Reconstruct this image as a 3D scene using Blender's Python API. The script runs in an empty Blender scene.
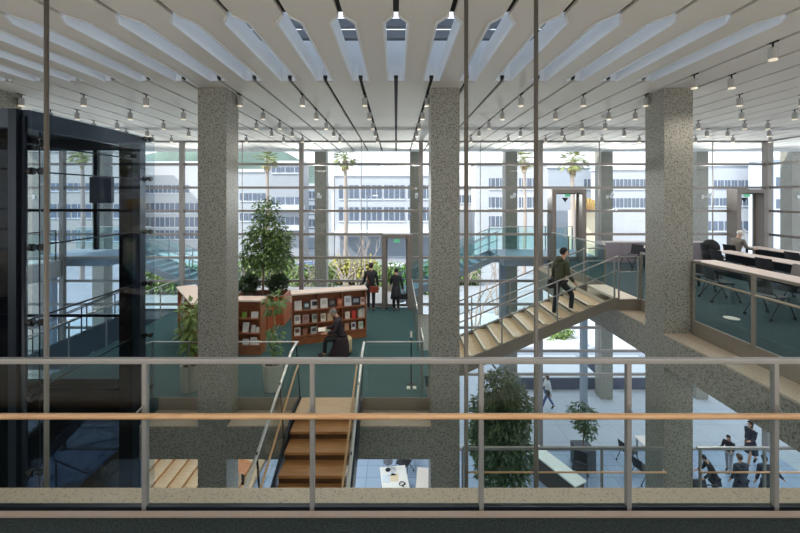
import bpy, bmesh, math, random
from mathutils import Vector, Matrix, Quaternion
S = bpy.context.scene
C = S.collection
PI = math.pi
ZE = 10.2                      # eye height above the ground floor
F = 378.0
ZM, ZU, ZL, ZC = 5.75, 7.65, 3.85, 12.44   # mid floor, upper floor, lower gallery, ceiling
def X(px, Y): return (px - 396.0) / F * Y
def Z(py, Y): return ZE + (196.5 - py) / F * Y

# ------------------------------------------------------------------ materials
def lin(c):
    return tuple(((v/255.0)/12.92 if v/255.0 <= .04045 else ((v/255.0+.055)/1.055)**2.4) for v in c)
MATS = {}
def mat(name, rgb, rough=.5, metal=0., spec=.5, var=0., scale=8., bump=0., emit=0.):
    if name in MATS: return MATS[name]
    m = bpy.data.materials.new(name); m.use_nodes = True
    nt = m.node_tree; b = nt.nodes['Principled BSDF']
    c = lin(rgb)
    b.inputs['Base Color'].default_value = (*c, 1)
    b.inputs['Roughness'].default_value = rough
    b.inputs['Metallic'].default_value = metal
    b.inputs['Specular IOR Level'].default_value = spec
    if emit:
        b.inputs['Emission Color'].default_value = (*c, 1); b.inputs['Emission Strength'].default_value = emit
    if var or bump:
        tc = nt.nodes.new('ShaderNodeTexCoord'); n = nt.nodes.new('ShaderNodeTexNoise')
        n.inputs['Scale'].default_value = scale; n.inputs['Detail'].default_value = 4
        nt.links.new(tc.outputs['Object'], n.inputs['Vector'])
        if var:
            r = nt.nodes.new('ShaderNodeValToRGB')
            r.color_ramp.elements[0].position = .3; r.color_ramp.elements[1].position = .7
            r.color_ramp.elements[0].color = (*[max(0, v*(1-var)) for v in c], 1)
            r.color_ramp.elements[1].color = (*[min(1, v*(1+var)) for v in c], 1)
            nt.links.new(n.outputs['Fac'], r.inputs['Fac']); nt.links.new(r.outputs['Color'], b.inputs['Base Color'])
        if bump:
            bp = nt.nodes.new('ShaderNodeBump'); bp.inputs['Strength'].default_value = bump
            nt.links.new(n.outputs['Fac'], bp.inputs['Height']); nt.links.new(bp.outputs['Normal'], b.inputs['Normal'])
    MATS[name] = m; return m
def granite(name, stops, scale=34):
    m = bpy.data.materials.new(name); m.use_nodes = True; nt = m.node_tree; b = nt.nodes['Principled BSDF']
    tc = nt.nodes.new('ShaderNodeTexCoord'); n = nt.nodes.new('ShaderNodeTexNoise')
    n.inputs['Scale'].default_value = scale; n.inputs['Detail'].default_value = 6; n.inputs['Roughness'].default_value = .75
    r = nt.nodes.new('ShaderNodeValToRGB'); r.color_ramp.elements.remove(r.color_ramp.elements[1])
    for i, (p, c) in enumerate(stops):
        e = r.color_ramp.elements[0] if i == 0 else r.color_ramp.elements.new(p)
        e.position = p; e.color = (*lin(c), 1)
    nt.links.new(tc.outputs['Object'], n.inputs['Vector']); nt.links.new(n.outputs['Fac'], r.inputs['Fac'])
    nt.links.new(r.outputs['Color'], b.inputs['Base Color']); b.inputs['Roughness'].default_value = .45
    MATS[name] = m; return m
def glass(name, tint, refl=1.0, rough=0.0):
    m = bpy.data.materials.new(name); m.use_nodes = True; nt = m.node_tree; nt.nodes.clear()
    o = nt.nodes.new('ShaderNodeOutputMaterial'); mx = nt.nodes.new('ShaderNodeMixShader')
    t = nt.nodes.new('ShaderNodeBsdfTransparent'); t.inputs['Color'].default_value = (*tint, 1)
    g = nt.nodes.new('ShaderNodeBsdfGlossy'); g.inputs['Roughness'].default_value = rough
    f = nt.nodes.new('ShaderNodeLayerWeight'); f.inputs['Blend'].default_value = .5
    pw = nt.nodes.new('ShaderNodeMath'); pw.operation = 'POWER'; pw.inputs[1].default_value = 4.0
    k = nt.nodes.new('ShaderNodeMath'); k.operation = 'MULTIPLY_ADD'; k.inputs[1].default_value = .6*refl; k.inputs[2].default_value = .035*refl
    nt.links.new(f.outputs['Facing'], pw.inputs[0]); nt.links.new(pw.outputs[0], k.inputs[0]); nt.links.new(k.outputs[0], mx.inputs[0])
    nt.links.new(t.outputs[0], mx.inputs[1]); nt.links.new(g.outputs[0], mx.inputs[2]); nt.links.new(mx.outputs[0], o.inputs[0])
    MATS[name] = m; return m
def wood(name, c1, c2, scale=3, rough=.4):
    m = bpy.data.materials.new(name); m.use_nodes = True; nt = m.node_tree; b = nt.nodes['Principled BSDF']
    tc = nt.nodes.new('ShaderNodeTexCoord'); mp = nt.nodes.new('ShaderNodeMapping'); mp.inputs['Scale'].default_value = (scale, scale*8, scale*8)
    n = nt.nodes.new('ShaderNodeTexNoise'); n.inputs['Scale'].default_value = 2.5; n.inputs['Detail'].default_value = 5
    r = nt.nodes.new('ShaderNodeValToRGB'); r.color_ramp.elements[0].color = (*lin(c1), 1); r.color_ramp.elements[1].color = (*lin(c2), 1)
    r.color_ramp.elements[0].position = .3; r.color_ramp.elements[1].position = .7
    nt.links.new(tc.outputs['Object'], mp.inputs['Vector']); nt.links.new(mp.outputs[0], n.inputs['Vector'])
    nt.links.new(n.outputs['Fac'], r.inputs['Fac']); nt.links.new(r.outputs['Color'], b.inputs['Base Color']); b.inputs['Roughness'].default_value = rough
    MATS[name] = m; return m
def tiles(name, c, grout, size, rough, spec=.5):
    m = bpy.data.materials.new(name); m.use_nodes = True; nt = m.node_tree; b = nt.nodes['Principled BSDF']
    tc = nt.nodes.new('ShaderNodeTexCoord'); br = nt.nodes.new('ShaderNodeTexBrick')
    br.inputs['Color1'].default_value = (*lin(c), 1); br.inputs['Color2'].default_value = (*[v*.93 for v in lin(c)], 1)
    br.inputs['Mortar'].default_value = (*lin(grout), 1); br.inputs['Scale'].default_value = 1.0
    br.inputs['Mortar Size'].default_value = .012; br.inputs['Brick Width'].default_value = size; br.inputs['Row Height'].default_value = size
    br.offset = 0
    nt.links.new(tc.outputs['Object'], br.inputs['Vector']); nt.links.new(br.outputs['Color'], b.inputs['Base Color'])
    b.inputs['Roughness'].default_value = rough; b.inputs['Specular IOR Level'].default_value = spec
    MATS[name] = m; return m

GR = granite('granite', [(.30, (56, 54, 48)), (.42, (98, 95, 86)), (.49, (140, 137, 126)), (.56, (164, 162, 152)), (.63, (118, 110, 94)), (.74, (190, 187, 178))], 30)
GR_LIT = granite('granite_lit_top', [(.28, (84, 78, 70)), (.40, (150, 138, 122)), (.5, (196, 180, 160)), (.6, (172, 156, 138)), (.72, (214, 202, 186))], 40)  # same granite as the beams, warm lamp light painted into its colours
STEEL = mat('satin_steel', (150, 149, 146), .42, .45)
BSTEEL = mat('bright_steel', (215, 213, 208), .3, .8)
TAUPE = mat('taupe_paint', (128, 120, 108), .5)
FRAME = mat('bronze_frame', (146, 140, 135), .45, .3)
DARK = mat('dark_steel', (38, 44, 52), .35, .5)
BLACK = mat('black_plastic', (24, 25, 28), .5)
HWOOD = wood('handrail_wood', (190, 146, 104), (212, 172, 130), 2)
TREAD = wood('tread_wood', (156, 106, 60), (186, 132, 80), 1.2)
TREADP = wood('pale_tread', (198, 168, 130), (218, 192, 156), 1.2)
NOSE = mat('nosing_stone', (226, 218, 202), .6)
SHELF = wood('shelf_wood', (140, 82, 52), (168, 106, 70), 1.5)
PLANTW = wood('planter_wood', (172, 94, 62), (196, 116, 78), 1)
TOPW = mat('pale_top', (226, 205, 190), .5)
CARPET = mat('teal_carpet', (70, 97, 99), .95, spec=.1, var=.12, scale=30)
CARPET_SHADE = mat('shaded_carpet', (46, 54, 54), .95, spec=.1, var=.45, scale=60)  # the teal carpet again, with shade painted into its colour
TILE = tiles('blue_grey_tile', (152, 170, 194), (118, 132, 152), .6, .22)
PAVE = tiles('plaza_paving', (186, 190, 196), (158, 164, 172), 1.2, .7)
ROAD = mat('asphalt', (150, 154, 158), .8, var=.1, scale=.5)
WHITE = mat('ceiling_white', (222, 217, 208), .75)
WELLW = mat('well_white', (226, 228, 230), .7)
SLOTD = mat('slot_dark', (30, 30, 31), .8)
WALLW = mat('wall_white', (214, 210, 202), .8)
SLAB = mat('slab_grey', (190, 190, 188), .8)
G_FAC = glass('facade_glass', (.89, .945, .96), .8)
G_RAIL = glass('railing_glass', (.94, .97, .965), .55)
G_TEAL = glass('teal_glass', (.84, .91, .91), .8)
G_SHAFT = glass('shaft_glass', (.84, .88, .91), .4)
G_DARK = glass('dimming_glass', (.20, .23, .27), .5)
LENS = mat('lamp_lens', (255, 240, 215), .4, emit=.3)

# ------------------------------------------------------------------ mesh builder
def chain_offset(p):
    o = Vector((0, 0, 0))
    while p is not None: o += p.location; p = p.parent
    return o
class MB:
    def __init__(s): s.v = []; s.f = []
    def add(s, vs, fs):
        o = len(s.v); s.v += [Vector(v) for v in vs]; s.f += [tuple(i+o for i in f) for f in fs]; return s
    def box(s, x0, x1, y0, y1, z0, z1):
        vs = [(x0,y0,z0),(x1,y0,z0),(x1,y1,z0),(x0,y1,z0),(x0,y0,z1),(x1,y0,z1),(x1,y1,z1),(x0,y1,z1)]
        return s.add(vs, [(3,2,1,0),(4,5,6,7),(0,1,5,4),(1,2,6,5),(2,3,7,6),(3,0,4,7)])
    def obox(s, c, sz, M=None):
        a, b, d = sz[0]/2, sz[1]/2, sz[2]/2
        vs = [Vector(p) for p in [(-a,-b,-d),(a,-b,-d),(a,b,-d),(-a,b,-d),(-a,-b,d),(a,-b,d),(a,b,d),(-a,b,d)]]
        if M is not None: vs = [M @ v for v in vs]
        return s.add([v + Vector(c) for v in vs], [(3,2,1,0),(4,5,6,7),(0,1,5,4),(1,2,6,5),(2,3,7,6),(3,0,4,7)])
    def bar(s, p, q, w, h=None, up=(0,0,1)):
        p, q = Vector(p), Vector(q); h = h or w; d = (q-p).normalized(); u = Vector(up)
        if abs(d.dot(u)) > .98: u = Vector((0,1,0))
        r = d.cross(u).normalized(); u = r.cross(d).normalized()
        vs = []
        for e in (p, q):
            for a, b in ((-1,-1),(1,-1),(1,1),(-1,1)): vs.append(e + r*(a*w/2) + u*(b*h/2))
        return s.add(vs, [(3,2,1,0),(4,5,6,7),(0,1,5,4),(1,2,6,5),(2,3,7,6),(3,0,4,7)])
    def tube(s, pts, r, n=8, r2=None):
        pts = [Vector(p) for p in pts]; m = len(pts); vs = []; fs = []
        for i, p in enumerate(pts):
            d = (pts[min(i+1,m-1)] - pts[max(i-1,0)]).normalized()
            u = Vector((0,0,1)) if abs(d.z) < .95 else Vector((0,1,0))
            a = d.cross(u).normalized(); b = a.cross(d)
            rr = r if r2 is None else r + (r2-r)*i/max(1,m-1)
            for k in range(n):
                t = 2*PI*k/n; vs.append(p + a*(math.cos(t)*rr) + b*(math.sin(t)*rr))
        for i in range(m-1):
            for k in range(n): fs.append((i*n+k, i*n+(k+1)%n, (i+1)*n+(k+1)%n, (i+1)*n+k))
        fs.append(tuple(reversed(range(n)))); fs.append(tuple((m-1)*n+k for k in range(n)))
        return s.add(vs, fs)
    def lathe(s, prof, c=(0,0,0), n=20):
        vs = []; fs = []; m = len(prof)
        for r, z in prof:
            for k in range(n):
                t = 2*PI*k/n; vs.append((c[0]+r*math.cos(t), c[1]+r*math.sin(t), c[2]+z))
        for i in range(m-1):
            for k in range(n): fs.append((i*n+k, i*n+(k+1)%n, (i+1)*n+(k+1)%n, (i+1)*n+k))
        fs.append(tuple(reversed(range(n)))); fs.append(tuple((m-1)*n+k for k in range(n)))
        return s.add(vs, fs)
    def prism(s, poly, z0, z1, f=None):      # poly in 2D, f maps (a,b,c)->xyz
        f = f or (lambda a, b, c: (a, b, c)); n = len(poly)
        vs = [f(a, b, z0) for a, b in poly] + [f(a, b, z1) for a, b in poly]
        return s.add(vs, [tuple(reversed(range(n))), tuple(range(n, 2*n))] + [(i, (i+1)%n, n+(i+1)%n, n+i) for i in range(n)])
    def ball(s, c, rx, ry=None, rz=None, n=12, m=8):
        ry = ry or rx; rz = rz or rx; vs = [(c[0], c[1], c[2]-rz)]; fs = []
        for i in range(1, m):
            a = -PI/2 + PI*i/m
            for k in range(n):
                t = 2*PI*k/n; vs.append((c[0]+rx*math.cos(a)*math.cos(t), c[1]+ry*math.cos(a)*math.sin(t), c[2]+rz*math.sin(a)))
        vs.append((c[0], c[1], c[2]+rz)); e = len(vs)-1
        for k in range(n):
            fs.append((0, 1+(k+1)%n, 1+k)); fs.append((e, 1+(m-2)*n+k, 1+(m-2)*n+(k+1)%n))
            for i in range(m-2): fs.append((1+i*n+k, 1+i*n+(k+1)%n, 1+(i+1)*n+(k+1)%n, 1+(i+1)*n+k))
        return s.add(vs, fs)
    def leaf(s, p, d, up, l, w):
        d = Vector(d).normalized(); r = d.cross(Vector(up))
        r = r.normalized() if r.length > 1e-4 else Vector((1,0,0)); n = r.cross(d); p = Vector(p)
        return s.add([p, p+d*l*.5+r*w*.5, p+d*l-n*l*.15, p+d*l*.5-r*w*.5], [(0,1,2,3)])
    def build(s, name, m, parent=None, smooth=False, bevel=0, local=False):
        if parent is not None: off = Vector((0,0,0)) if local else chain_offset(parent)
        else:
            xs = [v.x for v in s.v]; ys = [v.y for v in s.v]; zs = [v.z for v in s.v]
            off = Vector(((min(xs)+max(xs))/2, (min(ys)+max(ys))/2, min(zs)))
        me = bpy.data.meshes.new(name); me.from_pydata([v-off for v in s.v], [], s.f); me.update()
        bm = bmesh.new(); bm.from_mesh(me); bmesh.ops.recalc_face_normals(bm, faces=bm.faces); bm.to_mesh(me); bm.free()
        me.materials.append(m)
        if smooth:
            for p in me.polygons: p.use_smooth = True
        o = bpy.data.objects.new(name, me); C.objects.link(o)
        if parent is not None: o.parent = parent
        else: o.location = off
        if bevel:
            b = o.modifiers.new('Bevel', 'BEVEL'); b.width = bevel; b.segments = 2; b.limit_method = 'ANGLE'
        return o
def tag(o, label=None, cat=None, group=None, kind=None):
    if label: o['label'] = label
    if cat: o['category'] = cat
    if group: o['group'] = group
    if kind: o['kind'] = kind
    return o
def thing(name, label, cat, loc=(0,0,0), rz=0, group=None, kind=None):
    o = bpy.data.objects.new(name, None); C.objects.link(o); o.location = loc; o.rotation_euler = (0,0,rz)
    o.empty_display_size = .1
    return tag(o, label, cat, group, kind)
def B(*a): return MB().box(*a)
KIDS = {}
def copy_tree(o, parent=None):
    c = o.copy(); C.objects.link(c); c.parent = parent
    for ch in [k for k in list(bpy.data.objects) if k.parent == o]: copy_tree(ch, c)
    return c
def kids(o): return [k for k in bpy.data.objects if k.parent == o]
def dup(o, loc, rz, label, group=None):
    def rec(a, par):
        c = a.copy(); C.objects.link(c); c.parent = par
        for ch in a.children: rec(ch, c)
        return c
    c = rec(o, None); c.location = loc; c.rotation_euler = (0,0,rz); c['label'] = label
    if group: c['group'] = group
    return c

# ================================================================== SETTING
CW = .59; D1 = 7.78; DF = 15.25; D2 = 19.0; SP = 4.8
XL, XR, YB = -18.3, 14.95, -7.0
def struct(name, mb, m, parent=None, label=None, **k):
    o = mb.build(name, m, parent, **k)
    if parent is None: o['kind'] = 'structure'
    if label: o['label'] = label
    return o
struct('floor', B(XL, XR, YB, DF, -.3, 0), TILE, label='blue grey tiled ground floor of the library')
struct('floor_plaza', MB().box(-60, 60, DF, 33, -.3, -.005).box(XR, 60, -40, DF, -.3, -.005).box(-60, XL, -40, DF, -.3, -.005).box(XL, XR, -40, YB, -.3, -.005), PAVE, label='pale paved plaza outside the glass front')
struct('floor_street', B(-160, 160, 33, 260, -.35, -.05), ROAD, label='grey street and ground beyond the plaza')
# mid floor: carpet over slab
mf = MB().box(-8.62, .70, 8.37, DF-.06, ZM-.5, ZM); struct('floor_mid', mf, CARPET, label='teal carpeted middle floor')
# upper right floor
struct('floor_upper', B(6.1, XR-.06, 2.5, DF-.06, ZU-.5, ZU), mat('slate_teal_carpet', (70, 85, 91), .95, spec=.1, var=.12, scale=30), label='teal carpeted upper reading floor on the right')
struct('floor_gallery', B(XL, XR-.06, 1.6, 3.06, ZU-.5, ZU), CARPET_SHADE, label='gallery floor in the foreground, carpet with shade painted in')
struct('floor_hall', B(XL, XR-.06, YB, 1.6, ZU-.5, ZU), wood('hall_floor_wood', (190, 172, 150), (208, 192, 170), .6), label='pale wooden floor of the reading hall behind the viewer')  # unseen floor, made pale so sunlight bounces up to the ceiling
struct('floor_lower', MB().box(1.5, XR-.06, YB, 7.75, ZL-.4, ZL).box(XL, 1.5, YB, 3.3, ZL-.4, ZL), CARPET, label='lower gallery floor beneath the foreground gallery')
# granite beams
struct('trim_1', B(XL, XR-.06, 3.13, 3.66, 6.70, 7.35), GR, label='granite ledge beyond the foreground railing')
struct('trim_2', MB().box(5.52, 6.10, 3.68, D1, 6.70, 7.35).box(5.52, 6.10, D1+CW, DF-.06, 6.70, 7.35), GR, label='granite beam along the edge of the upper floor')
struct('trim_3', MB().box(-5.28, -4.08, D1, D1+CW, 4.79, 5.45).box(-3.48, .72, D1, D1+CW, 4.79, 5.45), GR, label='granite beam along the front edge of the middle floor')
struct('trim_4', B(.72, 1.31, D1+CW, DF-.06, 4.79, 5.48), GR, label='granite beam along the right edge of the middle floor')
cp = MB().box(XL, XR-.06, 3.13, 3.40, 7.35, 7.38).box(XL, XR-.06, 3.405, 3.66, 7.35, 7.38)  # thin top slabs that carry the painted warm light
struct('trim_5', cp, GR_LIT, label='top of the foreground ledge, granite with warm lamp light painted in')
struct('trim_6', MB().box(5.52, 6.10, 3.69, D1, 7.35, 7.38).box(5.52, 6.10, D1+CW, DF-.06, 7.35, 7.38), GR_LIT, label='top of the upper floor beam, granite with warm lamp light painted in')
struct('trim_7', MB().box(-5.28, -4.08, D1, D1+CW, 5.45, 5.48).box(-3.48, .72, D1, D1+CW, 5.45, 5.48), GR_LIT, label='top of the middle floor front beam, granite with warm light painted in')
struct('trim_8', MB().box(-5.25, -2.15, 8.35, 8.369, 5.48, ZM+.004).box(-.75, .72, 8.35, 8.369, 5.48, ZM+.004), TAUPE, label='taupe edge plate along the front of the middle floor')
struct('trim_9', B(XL, XR-.06, 3.0, 3.05, ZU, ZU+.014), mat('brown_trim', (150, 134, 122), .5), label='brown metal trim strip along the foot of the foreground railing')
struct('floor_wing', MB().box(XL, -13.4, 4.0, DF-.06, 7.0, ZU), SLAB, label='upper floor slab at the far left behind the lift')
# walls
struct('wall_back', MB().box(XL, XR, YB-.2, YB, 0, ZU+1.6), WALLW, label='low parapet walls behind the viewer below the added rear windows')
def added_window(n, p, q, label):  # added glazing out of view that lets daylight in
    w = thing('window_%d' % n, label, None, ((p[0]+q[0])/2, (p[1]+q[1])/2, 0), kind='structure')
    p, q = Vector((*p, 0)), Vector((*q, 0)); L = (q-p).length; m = MB(); k = int(L/4.8)+1
    for i in range(k+1):
        b = p.lerp(q, i/k); m.bar(b, b+Vector((0,0,ZC)), .1)
    for h in range(10):
        z = Vector((0,0,ZE+2.24-.9405*h)); m.bar(p+z, q+z, .055)
    m.build('frame', FRAME, w)
    u = Vector((0,0,ZC)); MB().add([p, q, q+u, p+u], [(0,1,2,3)]).build('pane', G_FAC, w)
added_window(9, (XL, YB-.1), (XR, YB-.1), 'unseen rear glazing behind the viewer, added to let in daylight')
added_window(10, (XL-.1, YB), (XL-.1, DF), 'glazing at the left end of the hall, added to let in skylight')

# ceiling with slots and wells
PW = .6857
def plank(x0, x1, w0, w1):
    """outline of a plank between two slots; w0/w1: half widening of the well on either side"""
    y0, ya, yb, y1 = 4.69, 4.88, 7.33, 18.8
    a, b = x0+.036, x1-.036
    pts = [(a, YB), (b, YB), (b, y0)]
    if w1: pts += [(x1-.15, ya), (x1-.15, yb), (b, yb+.0)]
    pts += [(b, y1), (a, y1)]
    if w0: pts += [(a, yb), (x0+.15, yb), (x0+.15, ya), (a, y0)]
    return pts
KMIN, KMAX, WMAX, WMIN = -27, 30, 7, -15
ce = MB()
for k in range(KMIN, KMAX):
    x0, x1 = k*PW, (k+1)*PW
    ce.prism(plank(x0, x1, WMIN <= k <= WMAX, WMIN <= k+1 <= WMAX), ZC, ZC+.05)
ceil = struct('ceiling', ce, WHITE, label='off white plank ceiling with narrow slots')
sl = MB()
for k in range(KMIN, KMAX+1):
    x = k*PW
    if WMIN <= k <= WMAX:
        sl.box(x-.06, x+.06, YB, 4.69, ZC+.051, ZC+.11).box(x-.06, x+.06, 7.33, 18.8, ZC+.051, ZC+.11)
    else: sl.box(x-.06, x+.06, YB, 18.8, ZC+.051, ZC+.11)
sl.build('slot_shade', SLOTD, ceil)  # dark lining stands in for the shade of deeper slots
for k in range(WMIN, WMAX+1):
    x = k*PW; w = MB(); zt = ZC+.30
    w.box(x-.175, x-.146, 4.88, 7.33, ZC-.012, zt).box(x+.146, x+.175, 4.88, 7.33, ZC-.012, zt)
    w.box(x-.146, x-.04, 7.325, 7.36, ZC+.0, zt).box(x+.04, x+.146, 7.325, 7.36, ZC+.0, zt).box(x-.04, x+.04, 7.36, 7.42, ZC+.11, zt)
    w.prism([(x-.146, 4.882), (x-.026, 4.692), (x-.04, 4.66), (x-.17, 4.86)], ZC-.012, zt)
    w.prism([(x+.146, 4.882), (x+.026, 4.692), (x+.04, 4.66), (x+.17, 4.86)], ZC-.012, zt)
    w.prism([(x-.026, 4.692), (x+.026, 4.692), (x+.04, 4.66), (x-.04, 4.66)], ZC+.06, zt)
    o = w.build('skylight_well', WELLW, ceil)
# roof slab and skylight shaft above the wells
XS0, XS1 = WMIN*PW-.4, WMAX*PW+.4
rf = MB()
rf.box(XL-.3, 21.2, YB-.2, 4.5, ZC+.32, ZC+.62).box(XL-.3, 21.2, 8.3, 18.9, ZC+.32, ZC+.62)
rf.box(XL-.3, XS0, 4.5, 8.3, ZC+.32, ZC+.62).box(XS1, 21.2, 4.5, 8.3, ZC+.32, ZC+.62)
rf.box(XL-.3, 21.2, 18.8, 18.9, ZC, ZC+.32)
rf.box(XS0-.1, XS1+.1, 4.4, 4.5, ZC+.3, 14.6)                       # added near wall, keeps sun out of the wells
rf.box(XS0-.1, XS1+.1, 8.3, 8.4, ZC+.3, 13.66).box(XS0-.1, XS0, 4.5, 8.3, ZC+.3, 14.6).box(XS1, XS1+.1, 4.5, 8.3, ZC+.3, 14.6)
rf.box(XS0-.1, XS1+.1, 7.0, 8.5, 14.6, 14.75)
for k in range(WMIN, WMAX+1, 2): rf.box(k*PW-.03, k*PW+.03, 8.32, 8.38, 13.66, 14.6)
rf = struct('ceiling_roof', rf, WELLW, label='roof slab with a skylight shaft above the ceiling slots')
for k in range(WMIN, WMAX):      # slab between wells
    pass
MB().box(XS0, XS1, 7.62, 7.74, ZC+.95, ZC+1.12).box(XS0, XS1, 6.2, 6.3, ZC+.55, ZC+.68).build('skylight_beam', mat('beam_grey', (120, 124, 130), .6), rf)
fm_ = bpy.data.materials.new('frosted_skylight'); fm_.use_nodes = True; nt = fm_.node_tree; nt.nodes.clear()
o_ = nt.nodes.new('ShaderNodeOutputMaterial'); t_ = nt.nodes.new('ShaderNodeBsdfTranslucent'); t_.inputs['Color'].default_value = (.50, .545, .59, 1); nt.links.new(t_.outputs[0], o_.inputs[0])
MB().box(XS0-.1, XS1+.1, 4.4, 7.0, 14.62, 14.64).build('frosted_glazing', fm_, rf)
wb = MB()
for k in range(WMIN, WMAX):
    wb.box(k*PW+.18, (k+1)*PW-.18, 4.5, 8.3, ZC+.28, ZC+.30)
wb.box(XS0, WMIN*PW-.18, 4.5, 8.3, ZC+.28, ZC+.30).box(WMAX*PW+.18, XS1, 4.5, 8.3, ZC+.28, ZC+.30)
wb.build('well_deck', WELLW, rf)

# facade bays (windows)
MX = [-18.2, -13.4, -8.6, -3.8, 1.0, 5.8, 10.6, XR]
TR = [2.24 - i*.9405 for i in range(11)]       # transom heights relative to the eye
DOORS = [(0.03, .56, ZM, 1), (6.80, .64, ZU, 2), (14.0, .58, ZU, 3)]   # centre x, half width, floor, number
for i in range(len(MX)-1):
    x0, x1 = MX[i], MX[i+1]
    w = thing('window_%d' % (i+1), None, None, ((x0+x1)/2, DF, 0), kind='structure')
    w['label'] = 'tall glazed facade bay with slim metal frame, bay %d from the left' % (i+1)
    fr = MB()
    for j, h in enumerate(TR):
        t = .13 if j == 0 else .095
        z = ZE+h
        # interrupt transoms at door openings
        cuts = sorted([(c-hw, c+hw) for c, hw, zf, n in DOORS if x0 < c < x1 and zf-.05 < z < zf+(2.96 if n == 1 else 2.84)])
        a = x0+.035
        for c0, c1 in cuts:
            fr.box(a, c0, DF-.05, DF+.03, z-t/2, z+t/2); a = c1
        fr.box(a, x1-.035, DF-.05, DF+.03, z-t/2, z+t/2)
    fr.box(x0+.035, x1-.035, DF-.05, DF+.03, 0, .06)
    fr.build('transom', FRAME, w)
    MB().box(x0-.08, x0+.08, DF-.13, DF+.03, 0, ZC).build('mullion', FRAME, w)
    th = MB()
    for q in (1/2.,):
        xx = x0+(x1-x0)*q; th.box(xx-.012, xx+.012, DF-.02, DF+.02, 2.95, ZC)
    th.build('glazing_bar', FRAME, w)
    gp = MB().add([(x0, DF, 0), (x1, DF, 0), (x1, DF, ZC), (x0, DF, ZC)], [(0,1,2,3)]); gp.build('pane', G_FAC, w)
w = thing('window_8', 'glazed side wall of the right end of the hall', None, (XR, 4, 0), kind='structure')
MB().box(XR-.12, XR+.12, DF-.16, DF+.08, 0, ZC).build('corner_post', FRAME, w)
fr = MB()
for j, h in enumerate(TR): fr.box(XR-.03, XR+.03, YB, DF-.16, ZE+h-.047, ZE+h+.047)
for yy in (10.4, 5.6, .8, -4): fr.box(XR-.05, XR+.05, yy-.05, yy+.05, 0, ZC)
fr.build('transom', FRAME, w)
MB().add([(XR, YB, 0), (XR, DF, 0), (XR, DF, ZC), (XR, YB, ZC)], [(0,1,2,3)]).build('pane', G_FAC, w)
GRN = mat('exit_green', (90, 170, 130), .5, emit=.5)
for c, hw, zf, n in DOORS:
    d = thing('door_%d' % n, ['', 'grey framed glass door behind the two people on the middle floor', 'bronze framed glass door at the top of the stair on the upper floor', 'bronze framed glass door behind the reading desks'][n], None, (c, DF, zf), kind='structure')
    z1 = zf+(2.96 if n == 1 else 2.84); y0, y1 = DF-.42, DF+.06
    m = mat('door_bronze', (132, 124, 118), .5, .2)
    MB().box(c-hw-.03, c-hw+.13, y0, y1, zf, z1).box(c+hw-.13, c+hw+.03, y0, y1, zf, z1).box(c-hw+.13, c+hw-.13, y0, y1, z1-.15, z1).build('door_frame', m, d)
    lf = MB().box(c-hw+.13, c-hw+.19, DF-.03, DF+.02, zf+.02, z1-.13).box(c+hw-.19, c+hw-.13, DF-.03, DF+.02, zf+.02, z1-.13)
    lf.box(c-hw+.19, c+hw-.19, DF-.03, DF+.02, zf+.02, zf+.12).box(c-hw+.19, c+hw-.19, DF-.03, DF+.02, z1-.2, z1-.13)
    lf.build('door_leaf', FRAME, d)
    MB().box(c-.02, c+.02, DF-.09, DF-.04, zf+.9, zf+1.25).build('handle', BSTEEL, d)
    if n == 1:
        MB().box(c-.12, c+.12, DF-.1, DF-.07, z1-.36, z1-.22).build('exit_sign', GRN, d)
    else:
        MB().add([(c-.13, DF-.06, z1-.34), (c+.13, DF-.06, z1-.34), (c, DF-.06, z1-.52), (c-.13, DF-.045, z1-.34), (c+.13, DF-.045, z1-.34), (c, DF-.045, z1-.52)], [(0,1,2),(3,4,5),(0,1,4,3),(1,2,5,4),(2,0,3,5)]).build('warning_triangle', BLACK, d)
        MB().box(c-.05, c+.19, DF-.1, DF-.07, z1-.30, z1-.2).build('exit_sign', GRN, d)

# ================================================================== COLUMNS
def column(x, y, ztop, label, group, m=GR):
    t = thing('granite_column', label, 'column', (x+CW/2, y+CW/2, 0), group=group)
    sh = MB(); zs = [0, 2.9, 5.75, 8.9, ztop]
    for a, b in zip(zs[:-1], zs[1:]):
        sh.box(x, x+CW, y, y+CW, a+.004, b-.004)
        sh.box(x+.004, x+CW-.004, y+.004, y+CW-.004, b-.004, b+.004 if b < ztop else b)
    sh.build('shaft', m, t)
column(.72, D1, ZC, 'tall speckled granite column in the middle of the hall, right of the teal floor', 'granite columns in the hall')
column(.72-4.8, D1, ZC, 'tall speckled granite column between the glass lift and the bookcases', 'granite columns in the hall')
column(.72+4.8, D1, ZC, 'tall speckled granite column at the top of the stair beside the reading desks', 'granite columns in the hall')
column(.72-9.6, D1, ZC, 'granite column behind the glass lift shaft, only its top showing', 'granite columns in the hall')
OC = ['far left, seen through the lift shaft', 'left of the left hall column', 'hidden behind the left hall column', 'right of the indoor tree', 'just left of the middle hall column', 'behind the outdoor stair landing', 'left of the right hall column', 'right of the right hall column', 'beyond the right corner of the glass front']
for i in range(-6, 3):
    xx = X(607, D2) + i*SP - CW/2
    column(xx, D2, ZC+.3, 'grey granite column outside the glass, ' + OC[i+6], 'granite columns outside')

column(X(98, D2)-CW/2, D2, ZC+.3, 'dark granite column outside seen through the lift, under the slab', 'granite columns outside')
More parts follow.
